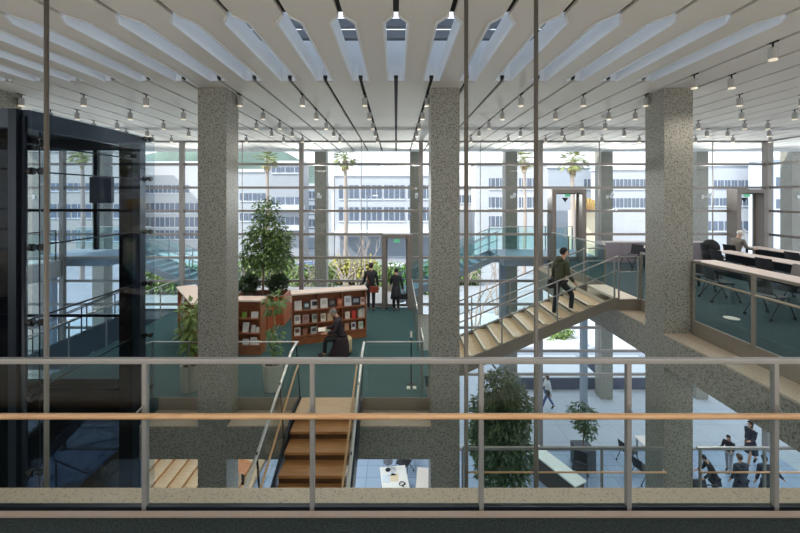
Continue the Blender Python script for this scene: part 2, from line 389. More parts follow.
# ================================================================== RAILINGS
def railing(name, label, cat, segs, h=1.2, base=0., glassm=G_RAIL, postm=STEEL, topm=STEEL, hand=None, handm=HWOOD, handoff=(0,0), hh=.8, pw=.04, pd=.04, posts=None, tw=.045, group=None, topround=False, gbase=.03, plinth=None, gtop=.06, endcap=True):
    """segs: list of (p0,p1) 3D floor points; one thing"""
    c = (Vector(segs[0][0])+Vector(segs[-1][1]))/2
    t = thing(name, label, cat, (c.x, c.y, min(segs[0][0][2], segs[-1][1][2])), group=group)
    up = Vector((0,0,1))
    for si, (p, q) in enumerate(segs):
        p, q = Vector(p), Vector(q); d = q-p
        ps = posts[si] if posts else [0, .5, 1]
        for u in ps:
            b = p + d*u
            MB().bar(b+up*base, b+up*(h-tw/2), pw, pd, up=(0,1,0)).build('post', postm, t)
        if topround: MB().tube([p+up*h, q+up*h], tw/2).build('top_rail', topm, t, smooth=True)
        else: MB().bar(p+up*h, q+up*h, tw, tw).build('top_rail', topm, t)
        if hand:
            o = Vector((handoff[0], handoff[1], hh))
            MB().tube([p+o, q+o], hand, 10).build('handrail', handm, t, smooth=True)
            for u in ps:
                b = p + d*u
                if tuple(handoff) != (0, 0): MB().bar(b+up*(hh+.05), b+Vector((handoff[0], handoff[1], hh)), .012).build('bracket', postm, t)
        if glassm:
            n = Vector((d.y, -d.x, 0)).normalized()*.005
            e = d.normalized()*.03
            a, b = p+e, q-e
            MB().add([a+n+up*gbase, b+n+up*gbase, b+n+up*(h-gtop), a+n+up*(h-gtop), a-n+up*gbase, b-n+up*gbase, b-n+up*(h-gtop), a-n+up*(h-gtop)],
                     [(0,1,2,3),(7,6,5,4),(0,4,5,1),(3,2,6,7)]).build('glass_panel', glassm, t)
        if plinth:
            z0, z1, th = plinth
            MB().bar(p+up*((z0+z1)/2), q+up*((z0+z1)/2), th, z1-z0).build('base_plate', postm, t)
    return t
# foreground railing
YR = 3.10
fx = [-4.66, -3.42, X(145.5, YR), X(312.5, YR), X(481, YR), X(628, YR), X(774.5, YR), 4.31, 5.5]
t = thing('glass_railing', 'long glass railing with wooden handrail across the foreground', 'railing', (0, YR, ZU))
for x in fx: MB().box(x-.019, x+.019, YR-.022, YR+.022, ZU-.02, 8.835).build('post', STEEL, t, bevel=.004)
MB().box(fx[0], fx[-1], YR-.025, YR+.025, 8.832, 8.876).build('top_rail', STEEL, t, bevel=.008)
MB().tube([(fx[0], YR-.09, 8.45), (fx[-1], YR-.09, 8.45)], .0225, 12).build('handrail', HWOOD, t, smooth=True)
for x in fx: MB().tube([(x, YR-.022, 8.50), (x-.02, YR-.09, 8.47)], .006, 6).build('bracket', STEEL, t)
for a, b in zip(fx[:-1], fx[1:]):
    MB().box(a+.022, b-.022, YR-.006, YR+.006, ZU+.02, 8.82).build('glass_panel', G_RAIL, t)
MB().box(fx[0], fx[-1], YR-.045, YR+.02, 7.38, ZU-.02).build('base_plate', mat('base_brown', (150, 132, 120), .4, .4), t)
MB().box(fx[0], fx[-1], YR-.02, YR+.02, ZU-.02, ZU+.02).build('glass_channel', DARK, t)
# upper right railing
railing('glass_railing', 'glass railing with wooden handrail beside the reading desks on the right', 'railing', [((6.08, 7.74, ZU), (6.08, 3.2, ZU))], h=1.22, hand=.02, handm=mat('rail_beige', (172, 158, 134), .5), handoff=(.0, 0), hh=.88, posts=[[.003, .29, .58, .87]], pw=.05, pd=.05, postm=TAUPE, topm=TAUPE, plinth=(-.27, .02, .05), glassm=G_TEAL)
railing('glass_railing', 'glass railing on the upper floor running back to the bronze door', 'railing', [((6.08, 11.0, ZU), (6.08, 14.75, ZU))], h=1.15, posts=[[0, .31, .62, .95]], pw=.035, pd=.05, postm=TAUPE, topm=BSTEEL, tw=.035, glassm=G_TEAL, plinth=(-.27, .02, .05))
railing('glass_railing', 'short glass railing between the stair top and the right column', 'railing', [((6.08, 9.38, ZU), (6.08, 8.42, ZU))], h=1.15, posts=[[0, 1]], pw=.04, pd=.05, postm=TAUPE, topm=STEEL, tw=.04, glassm=G_TEAL, plinth=(-.27, .02, .05))
# mid floor railings
railing('glass_railing', 'low steel and glass railing left of the wooden stair', 'railing', [((-5.53, 8.34, ZM), (-5.45, 8.45, ZM)), ((-5.45, 8.45, ZM), (-2.17, 8.45, ZM))], posts=[[0], [0, .25, .57]], pw=.025, pd=.025, tw=.035, topm=BSTEEL, postm=STEEL, topround=True)
railing('glass_railing', 'low steel and glass railing right of the wooden stair', 'railing', [((-.66, 8.45, ZM), (.62, 8.45, ZM))], posts=[[.97]], pw=.025, pd=.025, tw=.035, topm=BSTEEL, topround=True)
railing('glass_railing', 'steel railing along the right edge of the teal floor near the column', 'railing', [((.62, 8.48, ZM), (.62, 9.35, ZM))], posts=[[.5, 1]], pw=.03, pd=.03, tw=.035, topm=BSTEEL, topround=True)
railing('glass_railing', 'steel railing at the right edge of the teal floor by the glass door', 'railing', [((.62, 10.95, ZM), (.62, 15.0, ZM))], posts=[[0, .33, .66, 1]], pw=.03, pd=.03, tw=.035, topm=BSTEEL, topround=True)
railing('glass_railing', 'teal glass railing along the left edge of the teal floor', 'railing', [((-8.55, 8.6, ZM), (-8.55, 15.0, ZM))], posts=[[0, .2, .4, .6, .8, 1]], pw=.03, pd=.03, tw=.035, topm=BSTEEL, glassm=G_TEAL, topround=True)
railing('glass_railing', 'glass railing on the far left upper slab seen through the lift', 'railing', [((-13.5, 8.0, ZU), (-13.5, 15.0, ZU))], posts=[[0, .2, .4, .6, .8, 1]], pw=.03, pd=.03, tw=.035, topm=DARK, postm=DARK, glassm=G_TEAL)
# lower gallery railings
for a, b, ps, lb in ((1.36, 5.48, [0, .1, .37, .69, .99], 'lower gallery railing between the middle and right columns'), (6.15, 12.4, [.01, .22, .45, .68, .9], 'lower gallery railing right of the right column')):
    railing('gallery_railing', 'steel railing with thin wooden handrail, ' + lb, 'railing', [((a, 7.72, ZL), (b, 7.72, ZL))], h=1.21, hand=.018, handoff=(0, -.06), hh=.76, posts=[ps], pw=.04, pd=.04, tw=.05)

# ================================================================== STAIRS
RISE, RUN = 1.9/12, .37
def stair(name, label, x0, x1, y0, y1, z0, n, run, tm, sm, glassm, railm, hand=True, cat='staircase', closed=False, rails=2, rm=None):
    """flight along +x or -x; foot at x0 (z0), rises n steps to x1"""
    s = 1 if x1 > x0 else -1
    t = thing(name, label, cat, ((x0+x1)/2, (y0+y1)/2, z0))
    for i in range(n-1):
        a = x0+s*run*i; b = a+s*(run+.03)
        MB().box(min(a,b), max(a,b), y0+.04, y1-.04, z0+RISE*(i+1)-.045, z0+RISE*(i+1)).build('tread', tm, t)
        if tm is TREADP: MB().box(min(a,a+s*.07), max(a,a+s*.07), y0+.05, y1-.05, z0+RISE*(i+1)-.04, z0+RISE*(i+1)+.003).build('nosing', NOSE, t)
    rs = MB()
    for i in range(n):
        a = x0+s*run*i+s*.03
        rs.box(min(a,a+s*.015), max(a,a+s*.015), y0+.04, y1-.04, z0+RISE*i, z0+RISE*(i+1)-.045)
    rs.build('riser', rm or tm if closed or rm else mat('riser_stone', (196, 188, 174), .6), t)
    L = run*n; H = RISE*n
    for y in (y0, y1):
        st = MB()
        poly = [(x0-s*.1, z0-.1), (x0-s*.1, z0+.1), (x0+s*(L-.1), z0+H+.03), (x0+s*L, z0+H+.03), (x0+s*L, z0+H-.27), (x0+s*(L-.25), z0+H-.27), (x0+s*.3, z0-.1)]
        st.prism(poly, y-.02, y+.02, lambda a, b, c: (a, c, b)); st.build('stringer', sm, t)
    for y in (y0, y1):
        p = Vector((x0, y, z0+.06)); q = Vector((x0+s*L, y, z0+H+.02))
        for u in ([.06, .35, .66, .98] if y == y0 else [.02, .25, .5, .75, .98]):
            b = p+(q-p)*u; MB().bar(b, b+Vector((0,0,1.02)), .03, .03).build('post', railm, t)
        MB().tube([p+Vector((0,0,1.05)), q+Vector((0,0,1.05))], .02).build('top_rail', railm, t, smooth=True)
        if rails == 2: MB().tube([p+Vector((0,.05 if y==y0 else -.05,.68)), q+Vector((0,.05 if y==y0 else -.05,.68))], .017).build('handrail', railm, t, smooth=True)
        if glassm:
            a, b = p+Vector((s*.05,0,.08)), q+Vector((-s*.05,0,.08)); e = Vector((0,.005,0)); u = Vector((0,0,.9))
            MB().add([a-e, b-e, b-e+u, a-e+u, a+e, b+e, b+e+u, a+e+u], [(0,1,2,3),(7,6,5,4),(0,4,5,1),(3,2,6,7),(0,3,7,4),(1,5,6,2)]).build('glass_panel', glassm, t)
    return t
st = stair('staircase', 'open stair with pale treads and taupe stringers rising right to the upper floor', 5.52-12*RUN, 5.52, 9.40, 10.93, ZM, 12, RUN, TREADP, TAUPE, G_RAIL, STEEL)
# landing at stair top
MB().box(5.53, 6.08, 9.38, 10.95, ZU-.06, ZU).build('landing', mat('landing_stone', (214, 204, 188), .6), st)
MB().box(5.50, 6.06, 9.36, 9.42, ZU-.27, ZU+.0).build('landing_plate', TAUPE, st)
for z in (1.05, .68): MB().tube([(5.52, 9.40, ZU+z), (6.06, 9.40, ZU+z)], .018).build('landing_rail', STEEL, st, smooth=True)
for x in (5.54, 6.02): MB().bar((x, 9.40, ZU), (x, 9.40, ZU+1.05), .03).build('post', STEEL, st)
MB().box(.70, 1.10, 9.38, 10.95, ZM-.3, ZM-.002).build('landing', CARPET, st)
for z in (1.05, .68): MB().tube([(5.56, 10.93, ZU+z), (6.06, 10.97, ZU+z)], .018).build('landing_rail', STEEL, st, smooth=True)
MB().box(5.58, 6.04, 10.93, 10.94, ZU+.08, ZU+1.0).build('glass_panel', G_TEAL, st)
# centre stair coming down towards the viewer
t = thing('staircase', 'brown wooden stair descending from the teal floor towards the foreground', 'staircase', (-1.45, 5.6, ZL))
YT = 7.78; xa, xb = -2.08, -.82
MB().box(xa, xb, YT, 8.37, ZM-.05, ZM).build('landing', wood('landing_oak', (196, 160, 122), (216, 184, 148), 2), t)
for i in range(1, 12):
    y1 = YT-RUN*(i-1); z = ZM-RISE*i
    MB().box(xa, xb, y1-RUN, y1+.03, z-.05, z).build('tread', TREAD, t)
rs = MB()
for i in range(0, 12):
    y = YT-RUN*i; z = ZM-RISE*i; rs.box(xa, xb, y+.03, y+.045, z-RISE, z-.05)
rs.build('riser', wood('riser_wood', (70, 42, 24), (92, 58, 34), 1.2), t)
for x in (xa-.05, xb+.05):
    MB().prism([(8.37, ZM-.3), (8.37, ZM+.03), (7.85, ZM+.03), (YT-12*RUN, ZL+.06), (YT-12*RUN, ZL), (YT-12*RUN+.6, ZL)], x-.025, x+.025, lambda a, b, c: (c, a, b)).build('stringer', DARK, t)
    o = -.08 if x < -1.5 else .06
    p = [(x+o*1.0, 8.42, ZM+1.2), (x+o, 7.95, ZM+1.17), (x+o, 3.6, ZM+1.17-4.35*RISE/RUN)]
    MB().tube(p, .03).build('top_rail', BSTEEL, t, smooth=True)
    i_ = .07 if x < -1.5 else -.05
    p = [(x+i_, 7.95, ZM+.90), (x+i_, 7.72, ZM+.85), (x+i_, 3.6, ZM+.85-4.12*RISE/RUN)]
    MB().tube(p, .02).build('handrail', HWOOD, t, smooth=True)
    e = Vector((.006, 0, 0)); a = Vector((x, 8.3, ZM+.04)); b = Vector((x, 7.85, ZM+.04)); c = Vector((x, 3.6, ZM+.06-4.2*RISE/RUN)); u = Vector((0,0,1.05))
    MB().add([a-e, b-e, c-e, c-e+u, b-e+u, a-e+u, a+e, b+e, c+e, c+e+u, b+e+u, a+e+u], [(0,1,4,5),(1,2,3,4),(6,7,10,11),(7,8,9,10),(5,4,10,11),(4,3,9,10),(0,6,7,1),(1,7,8,2)]).build('glass_panel', G_RAIL, t)
    for yy in (8.38, 7.2, 6.0, 4.8):
        zz = ZM+.0 if yy > 7.9 else ZM-(7.78-yy)*RISE/RUN
        MB().bar((x, yy, zz), (x+o, yy, zz+1.15), .02, .04).build('post', DARK, t)
# outdoor stairs and landings
SKYST = mat('outdoor_steel', (150, 160, 172), .5, .2)
OGL = glass('outdoor_teal_glass', (.84, .95, .95), 1.0)
so = stair('outdoor_staircase', 'outdoor steel stair with teal glass rising to the landing in front of the bronze door', -.03, 4.41, 16.2, 17.7, ZM, 12, RUN, SKYST, SKYST, OGL, SKYST, closed=True)
MB().box(4.41, 8.6, 15.45, 18.3, ZU-.3, ZU).build('landing', SKYST, so)
MB().box(4.5, 8.5, 18.2, 18.22, ZU+.05, ZU+1.05).build('glass_panel', OGL, so)
MB().box(4.5, 5.9, 15.5, 15.52, ZU+.05, ZU+1.05).build('glass_panel', OGL, so)
for x in (4.5, 5.9, 7.2, 8.5): MB().bar((x, 18.21, ZU), (x, 18.21, ZU+1.1), .04).build('post', SKYST, so)
MB().bar((4.45, 18.21, ZU+1.1), (8.5, 18.21, ZU+1.1), .04).build('top_rail', BSTEEL, so)
for x in (4.7, 8.3): MB().box(x-.12, x+.12, 16.6, 16.84, 0, ZU-.3).build('support', SKYST, so)
so = stair('outdoor_staircase', 'outdoor steel stair with teal glass left of the left column', -7.3, -11.74, 16.2, 17.7, ZM, 12, RUN, SKYST, SKYST, OGL, SKYST, closed=True)
MB().box(-15.5, -11.74, 15.45, 18.3, ZU-.3, ZU).build('landing', SKYST, so)
MB().box(-15.4, -11.8, 18.2, 18.22, ZU+.05, ZU+1.05).build('glass_panel', OGL, so)
MB().bar((-15.4, 18.21, ZU+1.1), (-11.8, 18.21, ZU+1.1), .04).build('top_rail', BSTEEL, so)
for x in (-15.2, -12): MB().box(x-.12, x+.12, 16.6, 16.84, 0, ZU-.3).build('support', SKYST, so)
struct('floor_balcony', B(-7.2, .0, 15.4, 18.6, ZM-.35, ZM), mat('balcony_stone', (214, 206, 200), .7, var=.05), label='pale outdoor balcony beyond the glass at middle level')
# dark stair at far left seen through the lift
ds = stair('dark_staircase', 'dark steel stair with rails at far left seen through the glass lift', -9.97-12*RUN, -9.97, 13.8, 14.9, ZM-12*RISE, 12, RUN, DARK, DARK, None, DARK, closed=True)
MB().prism([(-9.97-12*RUN+.3, ZL), (-9.97, ZM-.1), (-8.7, ZM-.1), (-8.7, ZL)], 13.84, 13.88, lambda a, b, c: (a, c, b)).build('side_panel', DARK, ds)
MB_ = MB().box(-9.97, -8.64, 13.7, 15.0, ZM-.2, ZM-.003); tag(MB_.build('landing_slab', DARK), 'dark landing slab at the head of the far left stair', 'slab')
# wooden stair low left under the beam
stair('wooden_staircase', 'lower flight of pale wooden steps under the granite beam at left', -5.0, -9.44, 10.4, 14.6, .0, 12, RUN, wood('low_tread', (176, 150, 116), (194, 170, 136), 1.2), STEEL, None, STEEL, rails=1, rm=wood('low_riser', (140, 92, 50), (160, 110, 64), 1.2))

# ================================================================== LIFT SHAFT
SX0, SX1, SY0, SY1, SZ = -8.35, -5.5, 5.62, 8.3, 11.5
t = thing('glass_lift_shaft', 'dark steel and glass lift shaft at the left of the hall', 'lift', ((SX0+SX1)/2, (SY0+SY1)/2, 0))
MB().box(-5.72, -5.60, SY0-.05, SY0+.05, 0, SZ).build('post', DARK, t)
MB().box(SX0-.05, SX0+.27, SY1-.1, SY1, 0, SZ).build('post', mat('blue_steel', (86, 100, 116), .4, .4), t)
MB().box(SX0-.05, SX0+.1, SY0-.05, SY0+.1, 0, SZ).build('post', DARK, t)
MB().box(-5.95, -5.66, SY1-.18, SY1, 0, SZ).build('post', mat('near_black_steel', (22, 24, 28), .4, .3), t)
MB().box(-5.66, -5.50, SY1-.18, SY1, 0, SZ).build('post', mat('slate_steel', (62, 72, 84), .4, .4), t)
bm_ = MB().box(SX1-.1, SX1, SY0+.05, SY1-.18, SZ-.28, SZ).box(SX0+.27, -5.95, SY1-.1, SY1, SZ-.3, SZ).box(SX0+.1, -5.72, SY0-.05, SY0+.05, SZ-.28, SZ).box(SX0-.05, SX0+.05, SY0+.1, SY1-.1, SZ-.28, SZ)
bm_.build('head_beam', mat('grey_blue_steel', (62, 72, 84), .45, .3), t)
MB().box(SX0+.1, SX1-.1, SY0+.1, SY1-.1, SZ-.06, SZ-.02).build('shaft_roof', DARK, t)
for z in (9.9, 7.6, 6.0, 3.6, 1.6):
    MB().box(SX0+.27, -5.95, SY1-.06, SY1-.02, z-.03, z+.03).build('cross_bar', DARK, t)
for z in (9.05, 6.6, 4.4): MB().box(SX0-.02, SX0+.02, SY0+.1, SY1-.1, z-.05, z+.05).build('cross_bar', DARK, t)
MB().box(-6.55, -6.47, SY1-.12, SY1-.05, 9.05, 11.2).build('post', DARK, t)
MB().box(-6.57, -6.10, SY1-.2, SY1-.12, 10.06, 10.62).build('control_box', mat('box_grey', (92, 102, 112), .5), t)
for z in (11.0, 10.58, 9.44, 8.32, 7.2): MB().box(-5.60, -5.58, SY0+.05, SY1-.18, z-.012, z+.012).build('cross_bar', DARK, t)
MB().box(-5.31, -5.30, SY0-.1, SY1+.0, .02, SZ-.02).build('glass_panel', G_SHAFT, t)
MB().box(SX0+.27, -5.95, SY1-.02, SY1-.01, 6.2, SZ-.3).build('glass_panel', G_SHAFT, t)
MB().box(SX0+.27, -5.95, SY1-.02, SY1-.01, .02, 6.2).build('dimming_panel', G_DARK, t)  # dark glass added to dim the view through the lower shaft
MB().box(SX0+.1, -5.72, SY0-.02, SY0-.01, .02, SZ-.3).build('dimming_panel', G_DARK, t)
MB().box(SX0-.01, SX0, SY0+.1, SY1-.1, .02, SZ-.3).build('dimming_panel', G_DARK, t)
ZS = [11.44, 10.58, 9.44, 8.32, 7.2, 6.08, 4.96]
for z in ZS:
    for y in (SY1-.12, SY0+.03):
        if y < 6 and z > 11: continue
        m = MB().tube([(-5.55, y, z), (-5.31, y, z)], .022, 8).tube([(-5.45, y-.02, z), (-5.40, y-.02, z)], .055, 12).tube([(-5.335, y, z), (-5.29, y, z)], .05, 12)
        m.tube([(-5.32, y-.09, z+.03), (-5.32, y, z)], .012, 6); m.build('spider_fitting', BLACK, t, smooth=False)
for y in (SY0+.03,): MB().tube([(-5.56, y, .1), (-5.56, y, SZ-.1)], .035, 8).build('tension_rod', DARK, t, smooth=True)
dz_ = -2.5
car = MB().box(SX0+.35, -6.0, SY0+.25, SY1-.25, 2.6+dz_, 2.75+dz_).box(SX0+.35, -6.0, SY0+.25, SY1-.25, 4.85+dz_, 5.0+dz_).box(SX0+.35, SX0+.45, SY0+.25, SY1-.25, 2.75+dz_, 4.85+dz_).box(SX0+.45, -6.0, SY1-.32, SY1-.25, 2.75+dz_, 4.85+dz_)
car.build('lift_car', BLACK, t)
for x in (-7.6, -6.6): MB().tube([(x, 7.0, 5.0+dz_), (x, 7.0, SZ-.1)], .012, 6).build('cable', BLACK, t)
t = thing('steel_ramp', 'dark steel sloping ramp seen low through the glass lift', 'ramp', (-9.6, 12, 2.4))
for x in (-10.95, -10.05):
    MB().bar((x, 9.6, 2.45), (x, 13.7, 3.52), .06, .34).build('stringer', mat('ramp_steel', (104, 116, 130), .35, .4), t)
    MB().tube([(x, 9.6, 3.5), (x, 13.7, 4.57)], .03, 8).build('handrail', BSTEEL, t, smooth=True)
MB().bar((-10.5, 9.6, 2.42), (-10.5, 13.7, 3.49), .84, .06).build('deck', DARK, t)
# steel rods
for px, lb in ((46.5, 'left, in front of the glass lift'), (466.2, 'just right of the middle column'), (536, 'in front of the stair, rightmost')):
    x = X(px, 4.2)
    o = MB().tube([(x, 4.2, 0), (x, 4.2, ZC+.04)], .024, 12).build('steel_rod', mat('rod_bronze', (112, 106, 98), .5, .2), None, smooth=True)
    tag(o, 'slim full height bronze rod standing ' + lb, 'pole', 'slim rods beyond the foreground railing')

# ================================================================== CEILING SPOTS
t = thing('ceiling_spotlight', '', 'lamp', (0, 0, ZC))
MB().tube([(0, 0, -.09), (0, 0, .03)], .012, 6).box(-.03, .03, -.06, .06, -.005, .02).build('stem', SLOTD, t, local=True)
MB().lathe([(.05, -.08), (.056, -.085), (.056, -.235), (.05, -.24)], n=14).build('body', mat('lamp_grey', (172, 170, 166), .5), t, local=True)
MB().lathe([(.03, -.225), (.054, -.245), (.054, -.262), (.03, -.265)], n=14).build('lens', LENS, t, local=True)
SLOTS = [-13, -12, -10, -8, -6, -5, -3, -1, 1, 4, 6, 8, 9, 11, 13, 15, 16, 18, 20]
ROWS = [8.3, 9.75, 11.15, 12.5, 13.85]
ORD = ['first', 'second', 'third', 'fourth', 'fifth', 'sixth', 'seventh', 'eighth', 'ninth', 'tenth', 'eleventh', 'twelfth', 'thirteenth', 'fourteenth', 'fifteenth', 'sixteenth', 'seventeenth', 'eighteenth', 'nineteenth']
GL = 'small ceiling spotlights'
first = True; LAMPS = []
ROWN = ['nearest long row', 'second long row', 'middle long row', 'row before the last', 'row nearest the glass front']
for ri, y in enumerate(ROWS):
    for ki, k in enumerate(SLOTS):
        if abs(k*PW) > 14.4 or (k > 0 and k*PW > 14): continue
        lb = 'small grey cylinder spotlight, %s from left in the %s' % (ORD[ki], ROWN[ri])
        if first: t.location = (k*PW, y, ZC); t['label'] = lb; t['group'] = GL; first = False
        else: dup(t, (k*PW, y, ZC), 0, lb, GL)
        LAMPS.append((k*PW, y))
for k, y, lb in ((8, 6.95, 'left of a pair right of the right column top'), (9, 6.95, 'right of a pair right of the right column top'), (8, 5.5, 'large at the upper right edge')):
    dup(t, (k*PW, y, ZC), 0, 'grey cylinder spotlight with bright lens, ' + lb, GL); LAMPS.append((k*PW, y))
# ================================================================== BOOKS AND BOOKCASES
rnd = random.Random(4)
PAGE = mat('paper_white', (236, 232, 222), .8)
def rz(a): return Matrix.Rotation(a, 4, 'Z')
def bookcase(label, loc, ang, L, bays, H=1.5, D=.42, shelves=(.27, .62, 1.03)):
    """local x along the length, front faces -y"""
    t = thing('bookcase', label, 'bookcase', loc, ang, 'wooden display bookcases')
    MB().box(0, L, .02, D, .0, .22).build('plinth', SHELF, t, local=True)
    MB().box(-.03, L+.03, -.03, D+.02, H, H+.05).build('top', TOPW, t, local=True, bevel=.006)
    MB().box(0, L, D-.03, D-.005, .22, H).build('back_panel', SHELF, t, local=True)
    for x in (0, L-.03): MB().box(x, x+.03, 0, D-.03, .22, H).build('side_panel', SHELF, t, local=True)
    for i in range(1, bays):
        x = L*i/bays; MB().box(x-.012, x+.012, .01, D-.03, .22, H).build('divider', SHELF, t, local=True)
    for z in shelves: MB().box(.03, L-.03, .0, D-.03, z-.035, z).build('shelf', SHELF, t, local=True)
    return t
def book(case, u, z, w, h, rgb, label, group, acc=None, th=.03, depth=.06, tilt=.22, kind='book'):
    """book standing face-out, leaning back, on shelf of a case"""
    M = Matrix.Translation(case.location) @ rz(case.rotation_euler.z)
    p = M @ Vector((u, depth, z))
    t = thing('book', label, kind, p, case.rotation_euler.z, group)
    T = Matrix.Rotation(-tilt, 4, 'X')
    def bx(x0, x1, y0, y1, z0, z1):
        m = MB().box(x0, x1, y0, y1, z0, z1); m.v = [T @ v for v in m.v]; return m
    c = mat('cover_%d_%d_%d' % rgb, rgb, .5)
    bx(-w/2+.003, w/2-.003, .003, th-.003, .004, h-.004).build('pages', PAGE, t, local=True)
    cv = bx(-w/2, w/2, 0, .003, 0, h); cv.add([*(bx(-w/2, w/2, th-.003, th, 0, h).v)], [(3,2,1,0),(4,5,6,7),(0,1,5,4),(1,2,6,5),(2,3,7,6),(3,0,4,7)])
    cv.build('cover', c, t, local=True)
    if acc:
        bx(-w*.32, w*.32, -.002, .0, h*.35, h*.8).build('cover_picture', mat('cover_%d_%d_%d' % acc, acc, .5), t, local=True)
    return t
a = Vector((X(292, 11.25), 11.25, ZM)); b = Vector((X(366.5, 11.95), 11.95, ZM))
ang = math.atan2(b.y-a.y, b.x-a.x); L = (b-a).length
BC = bookcase('long wooden bookcase with books facing out behind the seated reader', a, ang, L, 3)
PR = ['first', 'second', 'third', 'fourth', 'fifth', 'sixth', 'seventh', 'eighth', 'ninth']
rows = {
 'top': (1.03, [(.08,.24,.31,(216,212,208),None,'pale grey'),(.19,.2,.24,(60,72,84),(190,200,210),'dark blue'),(.295,.25,.31,(210,210,206),(40,42,46),'white framed'),(.42,.24,.33,(232,228,222),(206,202,196),'white'),(.53,.24,.28,(44,38,40),(110,104,100),'black'),(.64,.19,.29,(176,96,70),(220,150,110),'orange'),(.745,.24,.34,(214,214,218),(170,172,180),'light grey'),(.86,.30,.28,(40,40,46),(150,156,164),'wide black picture'),(.955,.15,.26,(206,190,180),(150,100,90),'pinkish white')]),
 'middle': (.62, [(.07,.2,.29,(228,220,208),(150,150,150),'cream'),(.18,.22,.28,(176,140,136),(150,110,110),'dusty pink'),(.30,.2,.28,(180,184,172),(110,130,110),'grey green'),(.41,.17,.27,(222,214,196),(170,150,120),'cream spotted'),(.50,.18,.26,(206,176,140),None,'tan'),(.74,.17,.25,(218,208,190),None,'ivory'),(.83,.15,.27,(196,44,40),None,'bright red')]),
 'bottom': (.27, [(.07,.2,.27,(222,214,204),(120,80,60),'white and brown'),(.17,.16,.22,(150,96,76),None,'brick brown'),(.285,.2,.24,(196,196,192),(80,84,90),'grey picture'),(.47,.15,.2,(190,196,170),None,'pale green'),(.73,.15,.24,(196,150,116),None,'light brown'),(.825,.16,.25,(222,220,222),(70,60,90),'white and violet'),(.93,.17,.25,(206,216,204),(160,190,160),'mint white')]),
}
for rn, (z, bs) in rows.items():
    for i, (u, w, h, c, acc, cn) in enumerate(bs):
        book(BC, L*u, z, w*.9, h*.88, c, '%s book facing out, %s from left on the long bookcase %s shelf' % (cn, PR[i], rn), 'books facing out on the long bookcase', acc)
for i in range(6):
    M = Matrix.Translation(BC.location) @ rz(ang)
    book(BC, L*(.90+.016*i), .62, .03, .25+.02*((i*7)%3), [(230,226,216),(214,206,190),(236,234,228),(204,196,180),(226,218,206),(190,170,150)][i],
         'slim pale book standing spine out, %s of six at the right of the middle shelf' % PR[i], 'spine out books on the long bookcase', th=.2, tilt=0)
BB = bookcase('wooden bookcase just right of the left granite column, pale top and white books', (-5.15, 10.62, ZM), -.03, 1.36, 1)
for i, (u, z, w, h, c, cn) in enumerate([(.86,1.03,.13,.16,(120,160,60),'small green'),(1.16,1.03,.2,.17,(220,216,210),'small white'),(.9,.62,.17,.27,(226,224,218),'tall white'),(1.12,.62,.12,.2,(210,206,200),'narrow white'),(1.26,.62,.12,.15,(220,214,206),'squat white'),(.9,.27,.17,.16,(216,214,210),'low white'),(1.12,.27,.18,.2,(208,206,204),'greyish white'),(1.27,.27,.1,.13,(222,220,216),'tiny white')]):
    book(BB, u, z, w, h, c, '%s book on the %s shelf of the bookcase beside the left column' % (cn, {1.03:'top',.62:'middle',.27:'bottom'}[z]), 'books beside the left column')
a = Vector((-7.02, 12.15, ZM)); b = Vector((-5.56, 10.3, ZM)); ang2 = math.atan2(b.y-a.y, b.x-a.x)
BA = bookcase('wooden bookcase with wide pale top left of the left granite column', a, ang2, (b-a).length, 2, D=.5)
for i in range(3):
    for z in (.27, .62, 1.03):
        book(BA, .15+.3*i, z, .18, .24, [(222,216,208),(200,150,120),(216,214,212)][(i+int(z*10))%3], '%s book from the far end, %s shelf of bookcase left of column' % (PR[i], {1.03:'top',.62:'middle',.27:'bottom'}[z]), 'books left of the column')
# round stool
sx, sy = X(344.5, 10.75), 10.75
t = thing('round_stool', 'pale round upholstered stool under the seated reader', 'stool', (sx, sy, ZM))
MB().lathe([(.19,.0),(.2,.02),(.2,.05)], n=24).build('base', BLACK, t, local=True, smooth=False)
MB().lathe([(.19,.05),(.215,.07),(.215,.40),(.20,.43),(.17,.45)], n=28).build('seat', mat('stool_fabric', (196,180,140), .8), t, local=True, smooth=True)
# sign stand
t = thing('sign_stand', 'thin black floor sign stand with small white plate on the teal carpet', 'sign', (.36, 8.95, ZM))
MB().tube([(0,0,.02),(0,0,1.2)], .014, 8).build('pole', BLACK, t, local=True)
MB().box(-.025,.025,-.03,-.015,1.12,1.27).build('sign_plate', PAGE, t, local=True)
MB().lathe([(.10,0),(.1,.012),(.03,.02)], n=20).build('base', BLACK, t, local=True)
for x, lb in ((-.07,'left'),(.07,'right')):
    o = MB().box(.36+x-.04, .36+x+.04, 8.88, 9.0, ZM+.002, ZM+.03).build('floor_box', PAGE); o.location.y -= .18
    tag(o, 'small white floor box, %s of the two by the sign stand' % lb, 'box', 'white floor boxes')

